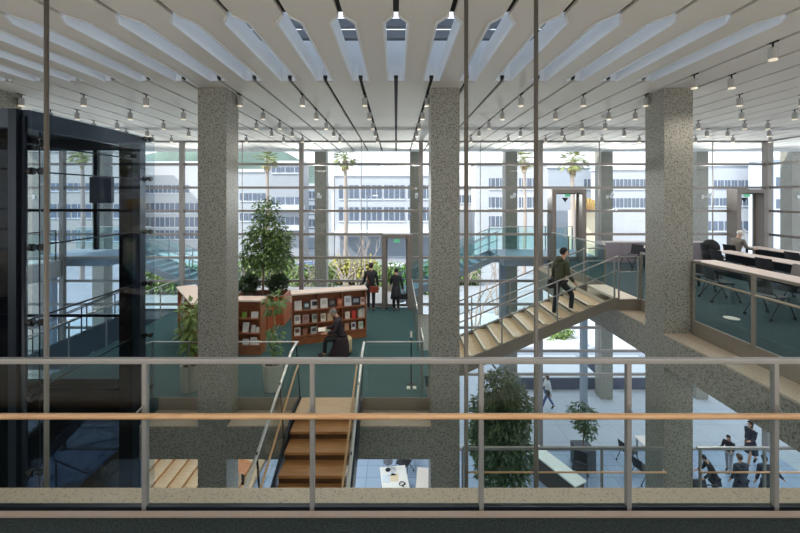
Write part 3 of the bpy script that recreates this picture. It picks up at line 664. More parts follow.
# ================================================================== PLANTS
LEAF = mat('leaf_green', (98, 124, 70), .5, var=.35, scale=3)
LEAFD = mat('leaf_dark', (70, 92, 60), .45, var=.35, scale=3)
LEAFL = mat('leaf_light', (116, 138, 74), .5, var=.3, scale=3)
BARK = mat('bark', (120, 104, 86), .9)
BARKP = mat('bark_pale', (164, 150, 140), .9)
STONEP = mat('stone_pot', (176, 172, 160), .7, var=.08)
SOIL = mat('soil', (60, 48, 40), .95)
def clumps(blobs, n, l, seed, droop=.3):
    r = random.Random(seed); m = MB(); tot = sum(b[3]*b[4]*b[5] for b in blobs)
    for (x, y, z, rx, ry, rz_) in blobs:
        for i in range(max(6, int(n*rx*ry*rz_/tot))):
            while True:
                d = Vector((r.uniform(-1,1), r.uniform(-1,1), r.uniform(-1,1)))
                if .25 < d.length <= 1: break
            p = Vector((x+d.x*rx, y+d.y*ry, z+d.z*rz_))
            q = Vector((d.x+r.uniform(-.7,.7), d.y+r.uniform(-.7,.7), d.z*.4+r.uniform(-.6,.5)-droop))
            s = l*r.uniform(.7,1.3); m.leaf(p, q, (r.uniform(-.4,.4), r.uniform(-.4,.4), 1), s, s*.5)
    return m
def tree_trunk(base, top, r, blobs, seed, nb=10):
    rr = random.Random(seed); m = MB(); b = Vector(base); t_ = Vector(top)
    pts = [b.lerp(t_, i/5) + Vector((rr.uniform(-.04,.04), rr.uniform(-.04,.04), 0))*(i > 0) for i in range(6)]
    m.tube(pts, r, 8, r*.4)
    for i in range(nb):
        bl = blobs[i % len(blobs)]; s = pts[rr.randint(2, 4)]
        e = Vector(bl[:3]) + Vector((rr.uniform(-.3,.3)*bl[3], rr.uniform(-.3,.3)*bl[4], 0))
        m.tube([s, s.lerp(e, .5)+Vector((0,0,-.06)), e], r*.35, 5, r*.12)
    return m
# planter with tree and shrubs
t = thing('wooden_planter', 'large reddish wooden planter holding the indoor tree', 'planter', (-4.7, 13.4, ZM))
MB().box(-5.6, -3.86, 13.0, 13.06, ZM, ZM+1.02).box(-5.6, -3.86, 13.84, 13.9, ZM, ZM+1.02).box(-5.6, -5.54, 13.06, 13.84, ZM, ZM+1.02).box(-3.92, -3.86, 13.06, 13.84, ZM, ZM+1.02).build('planter_box', PLANTW, t)
MB().box(-5.54, -3.92, 13.06, 13.84, ZM+.8, ZM+.92).build('soil', SOIL, t)
t = tag(MB().box(-4.72, -4.2, 12.45, 12.99, ZM, ZM+.62).build('wooden_step', PLANTW), 'small wooden block against the front of the planter', 'block')
blobs = [(-4.62,13.45,9.75,.45,.42,.45),(-4.55,13.4,9.1,.62,.55,.5),(-4.95,13.4,8.7,.5,.5,.42),(-4.2,13.4,8.55,.55,.5,.42),(-4.6,13.4,8.2,.85,.65,.45),(-4.2,13.4,7.95,.6,.5,.35),(-5.05,13.4,7.95,.4,.4,.28),(-4.1,13.4,8.8,.45,.4,.35)]
t = thing('indoor_tree', 'tall leafy indoor tree growing in the wooden planter', 'tree', (-4.72, 13.4, ZM+.92))
tree_trunk((-4.72,13.4,ZM+.9), (-4.62,13.4,9.7), .045, blobs, 3, 14).build('trunk', BARK, t)
clumps(blobs, 3700, .15, 5).build('foliage', LEAF, t)
for x, y, lb in ((-5.22, 13.3, 'left of the tree trunk'), (-4.2, 13.3, 'right of the tree trunk')):
    t = thing('leafy_shrub', 'bushy green shrub in the wooden planter, ' + lb, 'shrub', (x, y, ZM+.92), group='planter shrubs')
    clumps([(x, y+.1, ZM+1.34, .34, .30, .28), (x+.05, y+.1, ZM+1.5, .22, .2, .18)], 700, .16, int(x*10)+90, -.2).build('foliage', LEAFD, t)
    MB().tube([(x, y+.1, ZM+.9), (x, y+.1, ZM+1.3)], .02, 6).build('stem', BARK, t)
def potted(label, x, y, z0, blobs, n, l, seed, lm, pot=(.235,.19,.60)):
    t = thing('potted_plant', label, 'plant', (x, y, z0), group='potted plants on the teal floor')
    R, r, h = pot
    MB().lathe([(r,0),(R*.95,h*.7),(R,h),(R-.03,h),(R-.04,h-.08)], (x,y,z0), 24).build('pot', STONEP, t, smooth=False)
    MB().lathe([(R-.045,h-.1),(R-.045,h-.06),(.01,h-.055)], (x,y,z0), 20).build('soil', SOIL, t)
    tree_trunk((x,y,z0+h-.08), (x+.02,y,blobs[0][2]), .02, blobs, seed, 8).build('stem', mat('pale_stem', (160,140,90), .8), t)
    clumps(blobs, n, l, seed).build('foliage', lm, t)
px_, py_ = X(273, 8.75), 8.75
potted('tall leafy plant in pale stone pot behind the railing left of the wooden stair', px_, py_, ZM,
       [(px_+.04,py_,7.82,.26,.22,.14),(px_+.02,py_,7.6,.16,.16,.14),(px_+.05,py_,7.02,.15,.15,.25),(px_+.06,py_,6.7,.12,.12,.14)], 230, .15, 8, LEAF)
px_ = X(191, 8.75)
potted('tall plant in a stone pot partly hidden by the left granite column', px_, py_, ZM,
       [(px_,py_,7.5,.22,.2,.3),(px_-.02,py_,7.15,.25,.2,.3),(px_+.05,py_,6.8,.2,.2,.25)], 330, .19, 11, LEAFL, pot=(.23,.2,.58))
# big ficus on the ground floor
fx_, fy_ = X(502, 11.6), 11.6
t = thing('ficus_tree', 'large dark leafy tree standing on the ground floor right of the middle column', 'tree', (fx_, fy_, 0))
blobs = [(fx_,fy_,4.35,.62,.6,.55),(fx_+.35,fy_,3.8,.6,.55,.5),(fx_-.45,fy_,3.6,.55,.55,.5),(fx_,fy_,3.3,.85,.7,.6),(fx_-.2,fy_,2.6,.85,.7,.6),(fx_+.35,fy_,2.4,.6,.6,.5),(fx_,fy_,1.8,.8,.7,.5),(fx_-.6,fy_,3.0,.4,.4,.4)]
tree_trunk((fx_,fy_,.35), (fx_,fy_,4.3), .06, blobs, 7, 14).build('trunk', BARK, t)
clumps(blobs, 9500, .15, 21).build('foliage', LEAFD, t)
MB().lathe([(.38,0),(.45,.5),(.42,.5),(.4,.4)], (fx_,fy_,0), 20).build('pot', STONEP, t)
# square planter on ground floor
qx, qy = X(583, 14.3), 14.3
t = thing('potted_shrub', 'small shrub in a dark square planter on the blue tiles by the glass front', 'plant', (qx, qy, 0))
MB().box(qx-.33, qx+.33, qy-.33, qy+.33, 0, .78).build('planter_box', mat('dark_planter', (74, 78, 84), .5), t, bevel=.01)
MB().tube([(qx,qy,.7),(qx+.03,qy,1.3),(qx,qy,1.9)], .025, 6).build('stem', BARK, t)
clumps([(qx-.05,qy,2.05,.5,.42,.28),(qx+.05,qy,1.65,.42,.4,.25),(qx+.2,qy,1.3,.28,.3,.25)], 650, .15, 31).build('foliage', LEAFD, t)

# ================================================================== DESKS AND CHAIRS
DESKT = mat('desk_top', (206, 190, 182), .4)
def desk(label, x0, x1, y0, y1, zf, group, legs=3):
    t = thing('reading_desk', label, 'desk', ((x0+x1)/2, (y0+y1)/2, zf), group=group)
    MB().box(x0, x1, y0, y1, zf+.69, zf+.72).build('desktop', DESKT, t, bevel=.005)
    for i in range(legs):
        y = y0+.15+(y1-y0-.3)*i/(legs-1)
        for x in (x0+.06, x1-.06): MB().box(x-.025, x+.025, y-.025, y+.025, zf, zf+.69).build('leg', DARK, t)
    MB().box((x0+x1)/2-.01, (x0+x1)/2+.01, y0+.2, y1-.2, zf+.4, zf+.69).build('modesty_panel', DARK, t)
    return t
desk('long pale reading desk nearest the glass railing on the right', 8.55, 9.2, 4.6, 10.9, ZU, 'reading desks')
desk('long pale reading desk, middle of the three rows', 10.75, 11.4, 5.5, 12.9, ZU, 'reading desks')
desk('long pale reading desk nearest the bronze door, farthest row', 12.75, 13.4, 6.5, 13.95, ZU, 'reading desks')
def make_chair(label, loc, rz_, seatm):
    """faces local +y"""
    t = thing('office_chair', label, 'chair', loc, rz_, 'reading room chairs')
    MB().box(-.22,.22,-.2,.22,.43,.47).build('seat', seatm, t, local=True, bevel=.015)
    m = MB()
    for i in range(6):
        a0 = -.22+.44*i/6; a1 = a0+.44/6
        f0 = .05*math.cos(a0*6); f1 = .05*math.cos(a1*6)
        m.add([(a0,-.2-f0,.52),(a1,-.2-f1,.52),(a1,-.27-f1,.86),(a0,-.27-f0,.86),(a0,-.18-f0,.52),(a1,-.18-f1,.52),(a1,-.25-f1,.86),(a0,-.25-f0,.86)],
              [(0,1,2,3),(7,6,5,4),(0,4,5,1),(3,2,6,7),(0,3,7,4),(1,5,6,2)])
    m.build('backrest', seatm, t, local=True)
    for s in (-1, 1):
        MB().tube([(s*.23,-.19,.55),(s*.235,-.12,.47),(s*.24,.12,.46),(s*.25,.3,.06)], .013, 6).build('leg', DARK, t, local=True)
        MB().tube([(s*.235,.0,.46),(s*.25,-.3,.06)], .013, 6).build('leg', DARK, t, local=True)
        for y in (.3, -.3):
            MB().tube([(s*.25-.015,y,.03),(s*.25+.015,y,.03)], .03, 10).build('caster', BLACK, t, local=True)
    return t
CHB = mat('chair_black', (38, 40, 46), .6); CHG = mat('chair_grey', (120, 116, 116), .6)
ch = make_chair('black chair by the low grey wall between the stair rail and the right column', (X(632, 13.2), 13.2, ZU), 1.9, CHB)
spots = [(8.15, 10.2, -1.2, 'black chair at the far end of the nearest desk, right of the column'), (7.95, 9.3, -1.75, 'black chair pushed back from the nearest desk behind the left pane of the railing'),
         (7.9, 8.0, -1.4, 'black chair behind the right pane of the railing at the nearest desk'), (8.1, 6.9, -1.57, 'black chair at the nearest desk by the right edge of the photo'),
         (10.4, 12.0, -1.57, 'black chair at the far end of the middle desk in front of the seated man'), (10.35, 10.4, -1.5, 'wide black chair at the middle of the middle desk'),
         (10.4, 9.1, -1.6, 'black chair at the middle desk close to the right edge'), (12.3, 11.5, -1.57, 'black chair at the farthest desk right of the seated man'), (12.3, 10.2, -1.57, 'black chair at the farthest desk near the right edge')]
for x, y, r, lb in spots: dup(ch, (x, y, ZU), r, lb, 'reading room chairs')
g1 = make_chair('grey backed chair at the middle desk among black chairs', (9.7, 9.35, ZU), 1.4, CHG)
coat_ch = dup(ch, (11.35, 13.55, ZU), -1.57, 'black chair with a dark coat over its back beside the seated man')
m = MB().ball((11.28, 13.55, ZU+.72), .2, .34, .30, 14, 10).ball((11.2, 13.5, ZU+.45), .16, .3, .3, 12, 8)
tag(m.build('dark_coat', mat('coat_black', (34, 34, 36), .9, bump=.4, scale=20), None, smooth=True), 'dark coat draped over the chair left of the seated man', 'coat')
man_ch = dup(ch, (11.95, 13.3, ZU), -1.45, 'chair the grey haired man sits on at the farthest desk')
# low grey walls
for x0, x1, lb in ((8.0, 10.2, 'long low grey cabinet before the glass left of the right column'), (11.4, 12.1, 'low grey cabinet before the glass right of the right column')):
    t = thing('low_cabinet', lb, 'cabinet', ((x0+x1)/2, 14.8, ZU), group='low cabinets by the glass')
    MB().box(x0, x1, 14.6, 15.0, ZU, ZU+.76).build('body', mat('cabinet_grey', (138, 132, 142), .6), t)
    MB().box(x0-.02, x1+.02, 14.58, 15.02, ZU+.76, ZU+.79).build('top', mat('cabinet_top', (196, 192, 194), .5), t)
    n = max(2, int((x1-x0)/.7))
    for i in range(n):
        a0 = x0+(x1-x0)*i/n; MB().box(a0+.01, a0+(x1-x0)/n-.01, 14.585, 14.6, ZU+.04, ZU+.74).build('door', mat('cabinet_grey', (138, 132, 142), .6), t)
desk('pale desk beside the low grey wall left of the right column', X(640, 13.8), X(640, 13.8)+1.5, 13.5, 14.1, ZU, 'reading desks', 2)
# papers on the floor / white disc
o = MB().lathe([(.13,0),(.14,.012),(.1,.015)], (X(731.5, 7.9), 7.9, ZU), 20).build('white_disc', PAGE); tag(o, 'white oval floor outlet lid behind the right glass railing', 'lid')
# ground floor tables
def table(label, x0, x1, y0, y1, rot, group='ground floor tables', top=None):
    cx, cy = (x0+x1)/2, (y0+y1)/2
    t = thing('table', label, 'table', (cx, cy, 0), rot, group)
    hx, hy = (x1-x0)/2, (y1-y0)/2
    MB().box(-hx, hx, -hy, hy, .69, .72).build('tabletop', top or mat('pale_table', (226, 214, 206), .4), t, local=True, bevel=.005)
    for sx_ in (-1, 1):
        for sy_ in (-1, 1): MB().box(sx_*(hx-.07)-.025, sx_*(hx-.07)+.025, sy_*(hy-.07)-.025, sy_*(hy-.07)+.025, 0, .69).build('leg', STEEL, t, local=True)
    return t
table('white topped table with papers below the wooden stair and left of the middle column', X(383, 13.0), X(409, 13.0), 11.2, 13.3, .12, top=mat('white_table', (236, 232, 226), .4))
table('pale wooden table against the middle column base, seen under the beam', X(415, 13), X(442, 13), 11.6, 13.2, -.12)
pf = [(-.15,13.0,(228,230,236),'white map sheet'),(-.33,12.7,(214,222,230),'bluish sheet'),(-.05,12.75,(226,206,170),'tan map sheet')]
for x, y, c, lb in pf:
    o = MB().box(x-.13, x+.13, y-.17, y+.17, .722, .727).build('paper', mat('paper_%d' % c[0], c, .8)); tag(o, lb + ' lying on the white table below the stair', 'paper')
o = thing('table_lamp', 'thin desk lamp with a dark round shade standing on the white table', 'lamp', (X(388, 13.1), 13.1, .722))
MB().lathe([(.09,0),(.09,.015),(.012,.03)], n=18).build('base', DARK, o, local=True)
MB().tube([(0,0,.02),(0,0,.30)], .008, 8).build('stem', DARK, o, local=True)
MB().lathe([(.03,.36),(.17,.30),(.165,.28)], n=24).build('lamp_shade', mat('shade_grey', (92, 92, 104), .5), o, local=True)
for px, y, lb in ((402, 12.45, 'left'), (410.5, 12.15, 'right')):
    o = thing('headphones', 'black headphones lying on the white table, %s one' % lb, 'headphones', (X(px, y), y, .722), group='headphones on the table')
    MB().tube([(.09*math.cos(a*PI/8), .09*math.sin(a*PI/8), .02) for a in range(0, 14)], .012, 6).build('headband', BLACK, o, local=True)
    for a in (0, 13): MB().tube([(.09*math.cos(a*PI/8), .09*math.sin(a*PI/8), 0), (.09*math.cos(a*PI/8), .09*math.sin(a*PI/8), .045)], .03, 10).build('ear_cup', BLACK, o, local=True)
gch = make_chair('black armchair at the pale table left of the middle column on the ground floor', (X(404, 13.7), 13.9, 0), 2.6, CHB); gch['group'] = 'ground floor chairs'
for px, y, r, lb in ((628, 14.5, -1.2, 'black chair with pointed back left of the pale table near the right column'), (642, 13.6, -1.3, 'black chair tucked beside the right column on the ground floor'), (580, 13.6, 2.6, 'black chair whose back shows just above the ledge below the square planter'), (472.5, 12.2, .6, 'black chair at the foot of the middle column by the large tree')):
    dup(gch, (X(px, y), y, 0), r, lb, 'ground floor chairs')
table('pale table half hidden by the right column on the ground floor', X(634, 15), X(664, 15), 14.2, 15.0, 0)
t = thing('reception_counter', 'long white topped counter seen diagonally behind the large tree on the ground floor', 'counter', (X(540, 13), 12.3, 0))
a = Vector((X(528, 14.0), 14.0)); b = Vector((X(575, 12.2), 12.2)); d = (b-a).normalized(); n = Vector((-d.y, d.x))*.55
po = [tuple(a), tuple(b), tuple(b+n), tuple(a+n)]
MB().prism(po, .80, .85).build('counter_top', mat('counter_white', (232, 236, 228), .4), t)
ins = [a+d*.05+n*.08, b-d*.05+n*.08, b-d*.05+n*.92, a+d*.05+n*.92]
MB().prism([tuple(p) for p in ins], 0, .80).build('counter_body', mat('counter_dark', (70, 64, 60), .6), t)
t = thing('wooden_book_stand', 'tilted wooden display stand on the ground floor left of the stair', 'stand', (X(243, 13.2), 13.2, 0))
xx = X(243, 13.2)
MB().box(xx-.04, xx+.04, 13.16, 13.24, .04, .75).build('post', DARK, t); MB().lathe([(.2,0),(.2,.03),(.05,.04)], (xx,13.2,0), 18).build('base', DARK, t)
MB().obox((xx,13.15,.82), (.48,.03,.4), Matrix.Rotation(-.9,4,'X')@Matrix.Rotation(.3,4,'Y')).build('tray', wood('tray_wood',(150,96,56),(176,120,76),2), t)
table('white table low at left seen through the lift glass', X(52, 12.0), X(96, 12.0), 11.2, 12.6, .1)

# ================================================================== PEOPLE
SKIN = mat('skin', (206, 160, 132), .5)
def skin_mesh(name, verts, edges, radii, root, m, parent, sub=1):
    me = bpy.data.meshes.new(name+'_sk'); me.from_pydata(verts, edges, []); ob = bpy.data.objects.new(name, me); C.objects.link(ob)
    md = ob.modifiers.new('Skin', 'SKIN'); md.use_smooth_shade = True
    sl_ = me.skin_vertices[0].data
    for i, r in enumerate(radii):
        r = r if isinstance(r, tuple) else (r, r); sl_[i].radius = r; sl_[i].use_root = (i == root)
    s_ = ob.modifiers.new('Sub', 'SUBSURF'); s_.levels = sub; s_.render_levels = sub
    dg = bpy.context.evaluated_depsgraph_get(); dg.update()
    nm = bpy.data.meshes.new_from_object(ob.evaluated_get(dg)); nm.name = name
    nm.materials.clear(); nm.materials.append(m)
    bpy.data.objects.remove(ob); bpy.data.meshes.remove(me)
    for p in nm.polygons: p.use_smooth = True
    o = bpy.data.objects.new(name, nm); C.objects.link(o); o.parent = parent
    return o
def rx_(a): return Matrix.Rotation(math.radians(a), 3, 'X')
def person(label, loc, rot, H=1.72, pose=None, top=(40,40,44), bottom=(36,38,44), hair=(30,28,28), coat=0, shoes=(30,28,28), skirt=False, hairlong=0, group=None, cat='person', hood=False, bare=False, w=1.0):
    P = dict(lean=0, head=0, turn=0, hipL=0, hipR=0, kneeL=0, kneeR=0, shL=5, shR=5, abL=8, abR=8, elL=12, elR=12, root=None)
    P.update(pose or {})
    k = H/1.72
    t = thing('person', label, cat, loc, rot, group)
    # forward = +y. legs
    def leg(s, hip, knee):
        h = Vector((s*.095*w, 0, 0)); M = rx_(hip); M2 = rx_(hip-knee)
        kn = h + M @ Vector((0, .0, -.43)); an = kn + M2 @ Vector((0, 0, -.42)); foot = M2 @ Vector((0, .15, -.055)); 
        return [h, kn, an, an + foot]
    LL, RR = leg(-1, P['hipL'], P['kneeL']), leg(1, P['hipR'], P['kneeR'])
    low = min(LL[2].z, RR[2].z, LL[3].z+.03, RR[3].z+.03) - .075
    base = Vector((0, 0, -low)) if P['root'] is None else Vector((0, 0, P['root']/k))
    LM = rx_(-P['lean'])
    ch = base + LM @ Vector((0, 0, .33)); sh = base + LM @ Vector((0, .0, .50)); nk = base + LM @ Vector((0, .01, .58))
    HM = LM @ rx_(-P['head']) @ Matrix.Rotation(math.radians(P['turn']), 3, 'Z')
    def arm(s, shw, ab, el):
        r = sh + LM @ Vector((s*.175*w, 0, -.02)); M = LM @ rx_(shw) @ Matrix.Rotation(math.radians(-s*ab), 3, 'Y')
        e = r + M @ Vector((0, 0, -.28)); M2 = M @ rx_(el); wr = e + M2 @ Vector((0, 0, -.245))
        return [r, e, wr], M2
    AL, ML = arm(-1, P['shL'], P['abL'], P['elL']); AR, MR = arm(1, P['shR'], P['abR'], P['elR'])
    V = []; E = []; R = []
    def v(p, r): V.append(Vector(p)*k); R.append(tuple(q*k for q in r) if isinstance(r, tuple) else r*k); return len(V)-1
    def e(a, b): E.append((a, b))
    pel = v(base+Vector((0,0,.02)), (.10*w,.08)); wa = v(base+LM@Vector((0,0,.17)), (.09*w,.07)); c_ = v(ch, (.10*w,.075)); s_ = v(sh, (.07*w,.05)); n_ = v(nk, .05)
    hd = v(nk + HM@Vector((0,.01,.07)), .062); h2 = v(nk + HM@Vector((0,.02,.14)), (.078,.095)); h3 = v(nk + HM@Vector((0,.01,.21)), (.066,.08))
    e(pel,wa); e(wa,c_); e(c_,s_); e(s_,n_); e(n_,hd); e(hd,h2); e(h2,h3)
    hands = []
    for A, M in ((AL,ML),(AR,MR)):
        a = v(A[0], .04); b = v(A[1], .036); d = v(A[2], .03); e(s_,a); e(a,b); e(b,d)
        pm = v(A[2]+M@Vector((0,.005,-.055)), (.034,.018)); e(d,pm); hands.append(A[2]+M@Vector((0,0,-.08)))
        for fi, (fx2, ln) in enumerate(((-.027,.068),(-.009,.08),(.009,.076),(.027,.06))):
            f1 = v(A[2]+M@Vector((fx2*.9,.01,-.095)), .0095); f2 = v(A[2]+M@Vector((fx2,.018,-.095-ln*.5)), .0085); f3 = v(A[2]+M@Vector((fx2,.036,-.095-ln*.95)), .007); e(pm,f1); e(f1,f2); e(f2,f3)
        th = v(A[2]+M@Vector((.0,.04,-.05)), .011); t2 = v(A[2]+M@Vector((.0,.062,-.085)), .009); e(pm,th); e(th,t2)
    for Lg in (LL, RR):
        a = v(base+Lg[0]+Vector((0,0,-.03)), .08); b = v(base+Lg[1], .055); d = v(base+Lg[2], .037); f = v(base+Lg[3], (.036,.028)); e(pel,a); e(a,b); e(b,d); e(d,f)
    body = skin_mesh('body', V, E, R, 0, SKIN, t)
    # face features joined as small parts
    fm = MB()
    F0 = nk + HM@Vector((0,.02,.14))
    def fp(x, y, z): return (F0 + HM@Vector((x, y, z)))*k
    MB().tube([fp(0,.085,.02), fp(0,.108,-.02), fp(0,.09,-.03)], .011*k, 6).build('nose', SKIN, t, local=True)
    for s in (-1, 1):
        MB().ball(fp(s*.075,.0,-.01), .012*k, .02*k, .03*k, 8, 6).build('ear', SKIN, t, local=True)
        MB().ball(fp(s*.03,.082,.012), .011*k, .008*k, .008*k, 8, 6).build('eye', BLACK, t, local=True)
    MB().tube([fp(-.02,.088,-.055), fp(0,.093,-.057), fp(.02,.088,-.055)], .005*k, 5).build('mouth', mat('lips', (160,96,88), .5), t, local=True)
    hm = MB(); n0 = len(hm.v); hm.ball((0,0,0), .086, .105, .098, 14, 10)
    pts = []
    for q in hm.v:
        z = q.z
        if q.y > .03 and z < .045: z = .045 + (z-.045)*.05
        if q.y <= .03 and z < 0: z *= 1.25
        if q.y <= .03 and z < -.05: z = -.05+(z+.05)*(1+hairlong*6)
        pts.append(fp(q.x, q.y-.012, z+.035))
    hm.v = [Vector(p) for p in pts]; hm.build('hair', mat('hair_%d_%d_%d' % hair, hair, .8, bump=.3, scale=60), t, smooth=True, local=True)
    # top
    tm = mat('cloth_%d_%d_%d' % top, top, .85, bump=.25, scale=25); g = .016
    V = []; E = []; R = []
    pl = v(base+Vector((0,0,-.03)), (.155*w,.125)); wa = v(base+LM@Vector((0,0,.15)), (.15*w,.12)); c_ = v(ch, (.168*w,.128)); s_ = v(sh, (.135*w,.095)); n1 = v(sh+(nk-sh)*.45, (.10*w,.085)); nn = v(sh+(nk-sh)*1.0, .068)
    e(pl,wa); e(wa,c_); e(c_,s_); e(s_,n1); e(n1,nn)
    for A in (AL, AR):
        a = v(A[0]+Vector((0,0,.01)), .074); b = v(A[1], .056); d = v(A[2]+(A[1]-A[2])*.04, .045); e(s_,a); e(a,b); e(b,d)
    skin_mesh('jacket', V, E, R, 0, tm, t)
    if coat and P['root'] is None:
        cm = MB(); nn_ = 20; rings = ((.14,.125,.095),(.04,.175,.135),(-.1,.195,.155),(-.5*coat,.215,.175),(-coat,.235,.20),(-coat+.01,.21,.175))
        for dz, ra, rb in rings:
            for q in range(nn_):
                a_ = 2*PI*q/nn_; f_ = 1+.04*math.cos(a_*5)*(dz < -.1)
                p_ = base+(LM@Vector((0,0,max(dz,0)))) + Vector((ra*w*f_*math.cos(a_), rb*f_*math.sin(a_), min(dz,0))); cm.v.append(p_*k)
        for i_ in range(len(rings)-1):
            for q in range(nn_): cm.f.append((i_*nn_+q, i_*nn_+(q+1)%nn_, (i_+1)*nn_+(q+1)%nn_, (i_+1)*nn_+q))
        cm.build('coat_skirt', tm, t, smooth=True, local=True)
    if hood:
        MB().ball(tuple((sh+LM@Vector((0,-.075,.04)))*k), .12*k, .07*k, .09*k).build('hood', tm, t, smooth=True, local=True)
    if skirt or (coat and bare): pass
    if not bare:
        bmx = mat('cloth_%d_%d_%d' % bottom, bottom, .85, bump=.2, scale=25)
        V = []; E = []; R = []
        pl = v(base+Vector((0,0,.04)), (.14*w,.108))
        for Lg in (LL, RR):
            a = v(base+Lg[0]+Vector((0,0,-.03)), .092); b = v(base+Lg[1], .07); d = v(base+Lg[2]+(Lg[1]-Lg[2])*.06, .055); e(pl,a); e(a,b); e(b,d)
        skin_mesh('trousers', V, E, R, 0, bmx, t)
    sm = mat('shoe_%d_%d_%d' % shoes, shoes, .5)
    for Lg in (LL, RR):
        a = base+Lg[2]; f = base+Lg[3]; d = (f-a); dd = Vector((d.x, d.y, 0)); 
        V = []; E = []; R = []
        p1 = v(a+Vector((0,0,.03)), .046); p0 = v(a-d*.15+Vector((0,0,-.035)), .04); p2 = v(a.lerp(f,.6), .044); p3 = v(f+d*.25, .034); e(p1,p0); e(p1,p2); e(p2,p3)
        skin_mesh('shoe', V, E, R, 0, sm, t)
    return t, [q*k for q in hands], base*k
def at_local(t, p): return Matrix.Translation(t.location) @ rz(t.rotation_euler.z) @ Vector(p)
def bag(label, p, sz, rgb, strap=None, rot=0.):
    t = thing('shoulder_bag', label, 'bag', p, rot)
    m = mat('bag_%d_%d_%d' % rgb, rgb, .6)
    w_, d_, h_ = sz
    MB().prism([(-w_/2,0),(w_/2,0),(w_*.42,h_),(-w_*.42,h_)], -d_/2, d_/2, lambda a,b,c: (a,c,b)).build('bag_body', m, t, local=True, bevel=.02)
    MB().box(-w_*.43, w_*.43, -d_/2-.008, -d_/2, h_*.45, h_).build('flap', m, t, local=True)
    if strap: MB().tube([tuple(rz(-rot) @ (Vector(q)-Vector(p))) for q in strap], .012, 6).build('strap', m, t, local=True, smooth=True)
    return t
# man and woman at the glass door (facing away)
yq = 14.62
pm, hm_, _ = person('person in dark jacket and trousers seen from behind with two brown bags near the glass', (X(371, yq), yq, ZM), .05, 1.80, dict(shL=8, elL=25, abL=14, shR=2, elR=8, abR=10, hipL=3, hipR=-3), top=(44,46,52), bottom=(36,38,44), hair=(46,40,38))
bag('brown leather handbag held at the left side of the person by the glass', at_local(pm, hm_[0]+Vector((-.05,0,-.34))), (.34,.14,.28), (122,74,50), [at_local(pm, hm_[0]+Vector((-.16,0,-.08))), at_local(pm, hm_[0]+Vector((-.03,0,.02))), at_local(pm, hm_[0]+Vector((.06,0,-.08)))])
bp = at_local(pm, (.12,-.19,.78))
bag('rust brown shoulder bag on the back of the person by the glass', bp, (.36,.1,.24), (142,66,48), [at_local(pm,(-.0,-.16,1.0)), at_local(pm,(-.14,-.15,1.3)), at_local(pm,(-.12,-.02,1.53)), at_local(pm,(-.02,.12,1.35))])
yq = 14.6
pw, hw_, _ = person('person in a knee length dark coat looking down in front of the glass door', (X(396, yq), yq, ZM), -.1, 1.60, dict(lean=6, head=22, shL=20, elL=50, abL=12, shR=0, elR=8, abR=14, hipL=2, hipR=-2), top=(40,42,48), bottom=(34,34,38), hair=(42,36,36), coat=.40)
bag('small dark handbag hanging from the right hand of the person in the dark coat', at_local(pw, hw_[1]+Vector((.02,0,-.3))), (.26,.1,.2), (34,32,34), [at_local(pw, hw_[1]+Vector((-.06,0,-.1))), at_local(pw, hw_[1]+Vector((.02,0,.0))), at_local(pw, hw_[1]+Vector((.1,0,-.1)))])
o = MB().box(-.1,.1,-.02,.02,-.30,0).build('tote_bag', mat('tote_cream', (216,206,190), .8)); o.location = at_local(pw, hw_[0]+Vector((-.02,0,-.28))); tag(o, 'cream bag held in the left hand of the person in the dark coat', 'bag')
# stair walker
i = 8                                           # tread index
xw = 4.22
pz = ZM+RISE*8
ps, hs_, _ = person('person in an olive green jacket and dark trousers climbing the open stair', (xw, 9.75, pz), -PI/2+.25, 1.78, dict(lean=7, head=6, turn=-14, hipR=42, kneeR=48, hipL=-4, kneeL=6, shL=-8, elL=28, abL=9, shR=12, elR=30, abR=8), top=(70,72,52), bottom=(40,42,50), hair=(24,22,22), shoes=(46,38,34), hood=True)
bag('black sling bag at the hip of the person on the stair', at_local(ps, (-.2,-.06,.78)), (.28,.1,.24), (28,28,30), [at_local(ps,(-.17,-.12,1.0)), at_local(ps,(-.1,-.13,1.3)), at_local(ps,(.1,-.1,1.46))], rot=ps.rotation_euler.z+PI/2)
# reader on stool, facing -x
pr, hr_, br_ = person('seated reader in dark clothes on the round stool before the bookcase, holding an open book', (sx-.09, sy-.16, ZM), PI/2+.2, 1.66, dict(root=.55, lean=9, head=30, hipL=84, hipR=78, kneeL=80, kneeR=72, shL=28, elL=62, abL=4, shR=28, elR=62, abR=4), top=(50,42,50), bottom=(30,28,32), hair=(120,116,112), w=1.15)
m = MB(); cs = []
for zz, rx2, ry2, ox in ((0.01,.30,.22,-.06),(.12,.27,.2,-.03),(.30,.235,.19,0),(.46,.21,.18,0),(.56,.19,.165,.0)):
    cs.append([(sx-.08+ox+rx2*math.cos(k*PI/9), sy-.20+ry2*math.sin(k*PI/9), ZM+zz) for k in range(18)])
m.add([p for c in cs for p in c], [(i*18+k, i*18+(k+1)%18, (i+1)*18+(k+1)%18, (i+1)*18+k) for i in range(4) for k in range(18)] + [tuple(range(72, 90)), tuple(reversed(range(18)))])
M_ = Matrix.Translation(pr.location) @ rz(pr.rotation_euler.z); m.v = [M_.inverted() @ v for v in m.v]
m.build('coat_skirt', mat('coat_plum', (52,40,46), .9, bump=.3, scale=20), pr, smooth=True, local=True)
bo = thing('open_book', 'open white book in the hands of the seated reader', 'book', at_local(pr, (hr_[0]+hr_[1])/2+Vector((0,.04,.03))), pr.rotation_euler.z)
for s in (-1,1): MB().obox((s*.075,0,.01), (.15,.2,.016), Matrix.Rotation(-s*.2,4,'Y')).build('page_block', PAGE, bo, local=True)
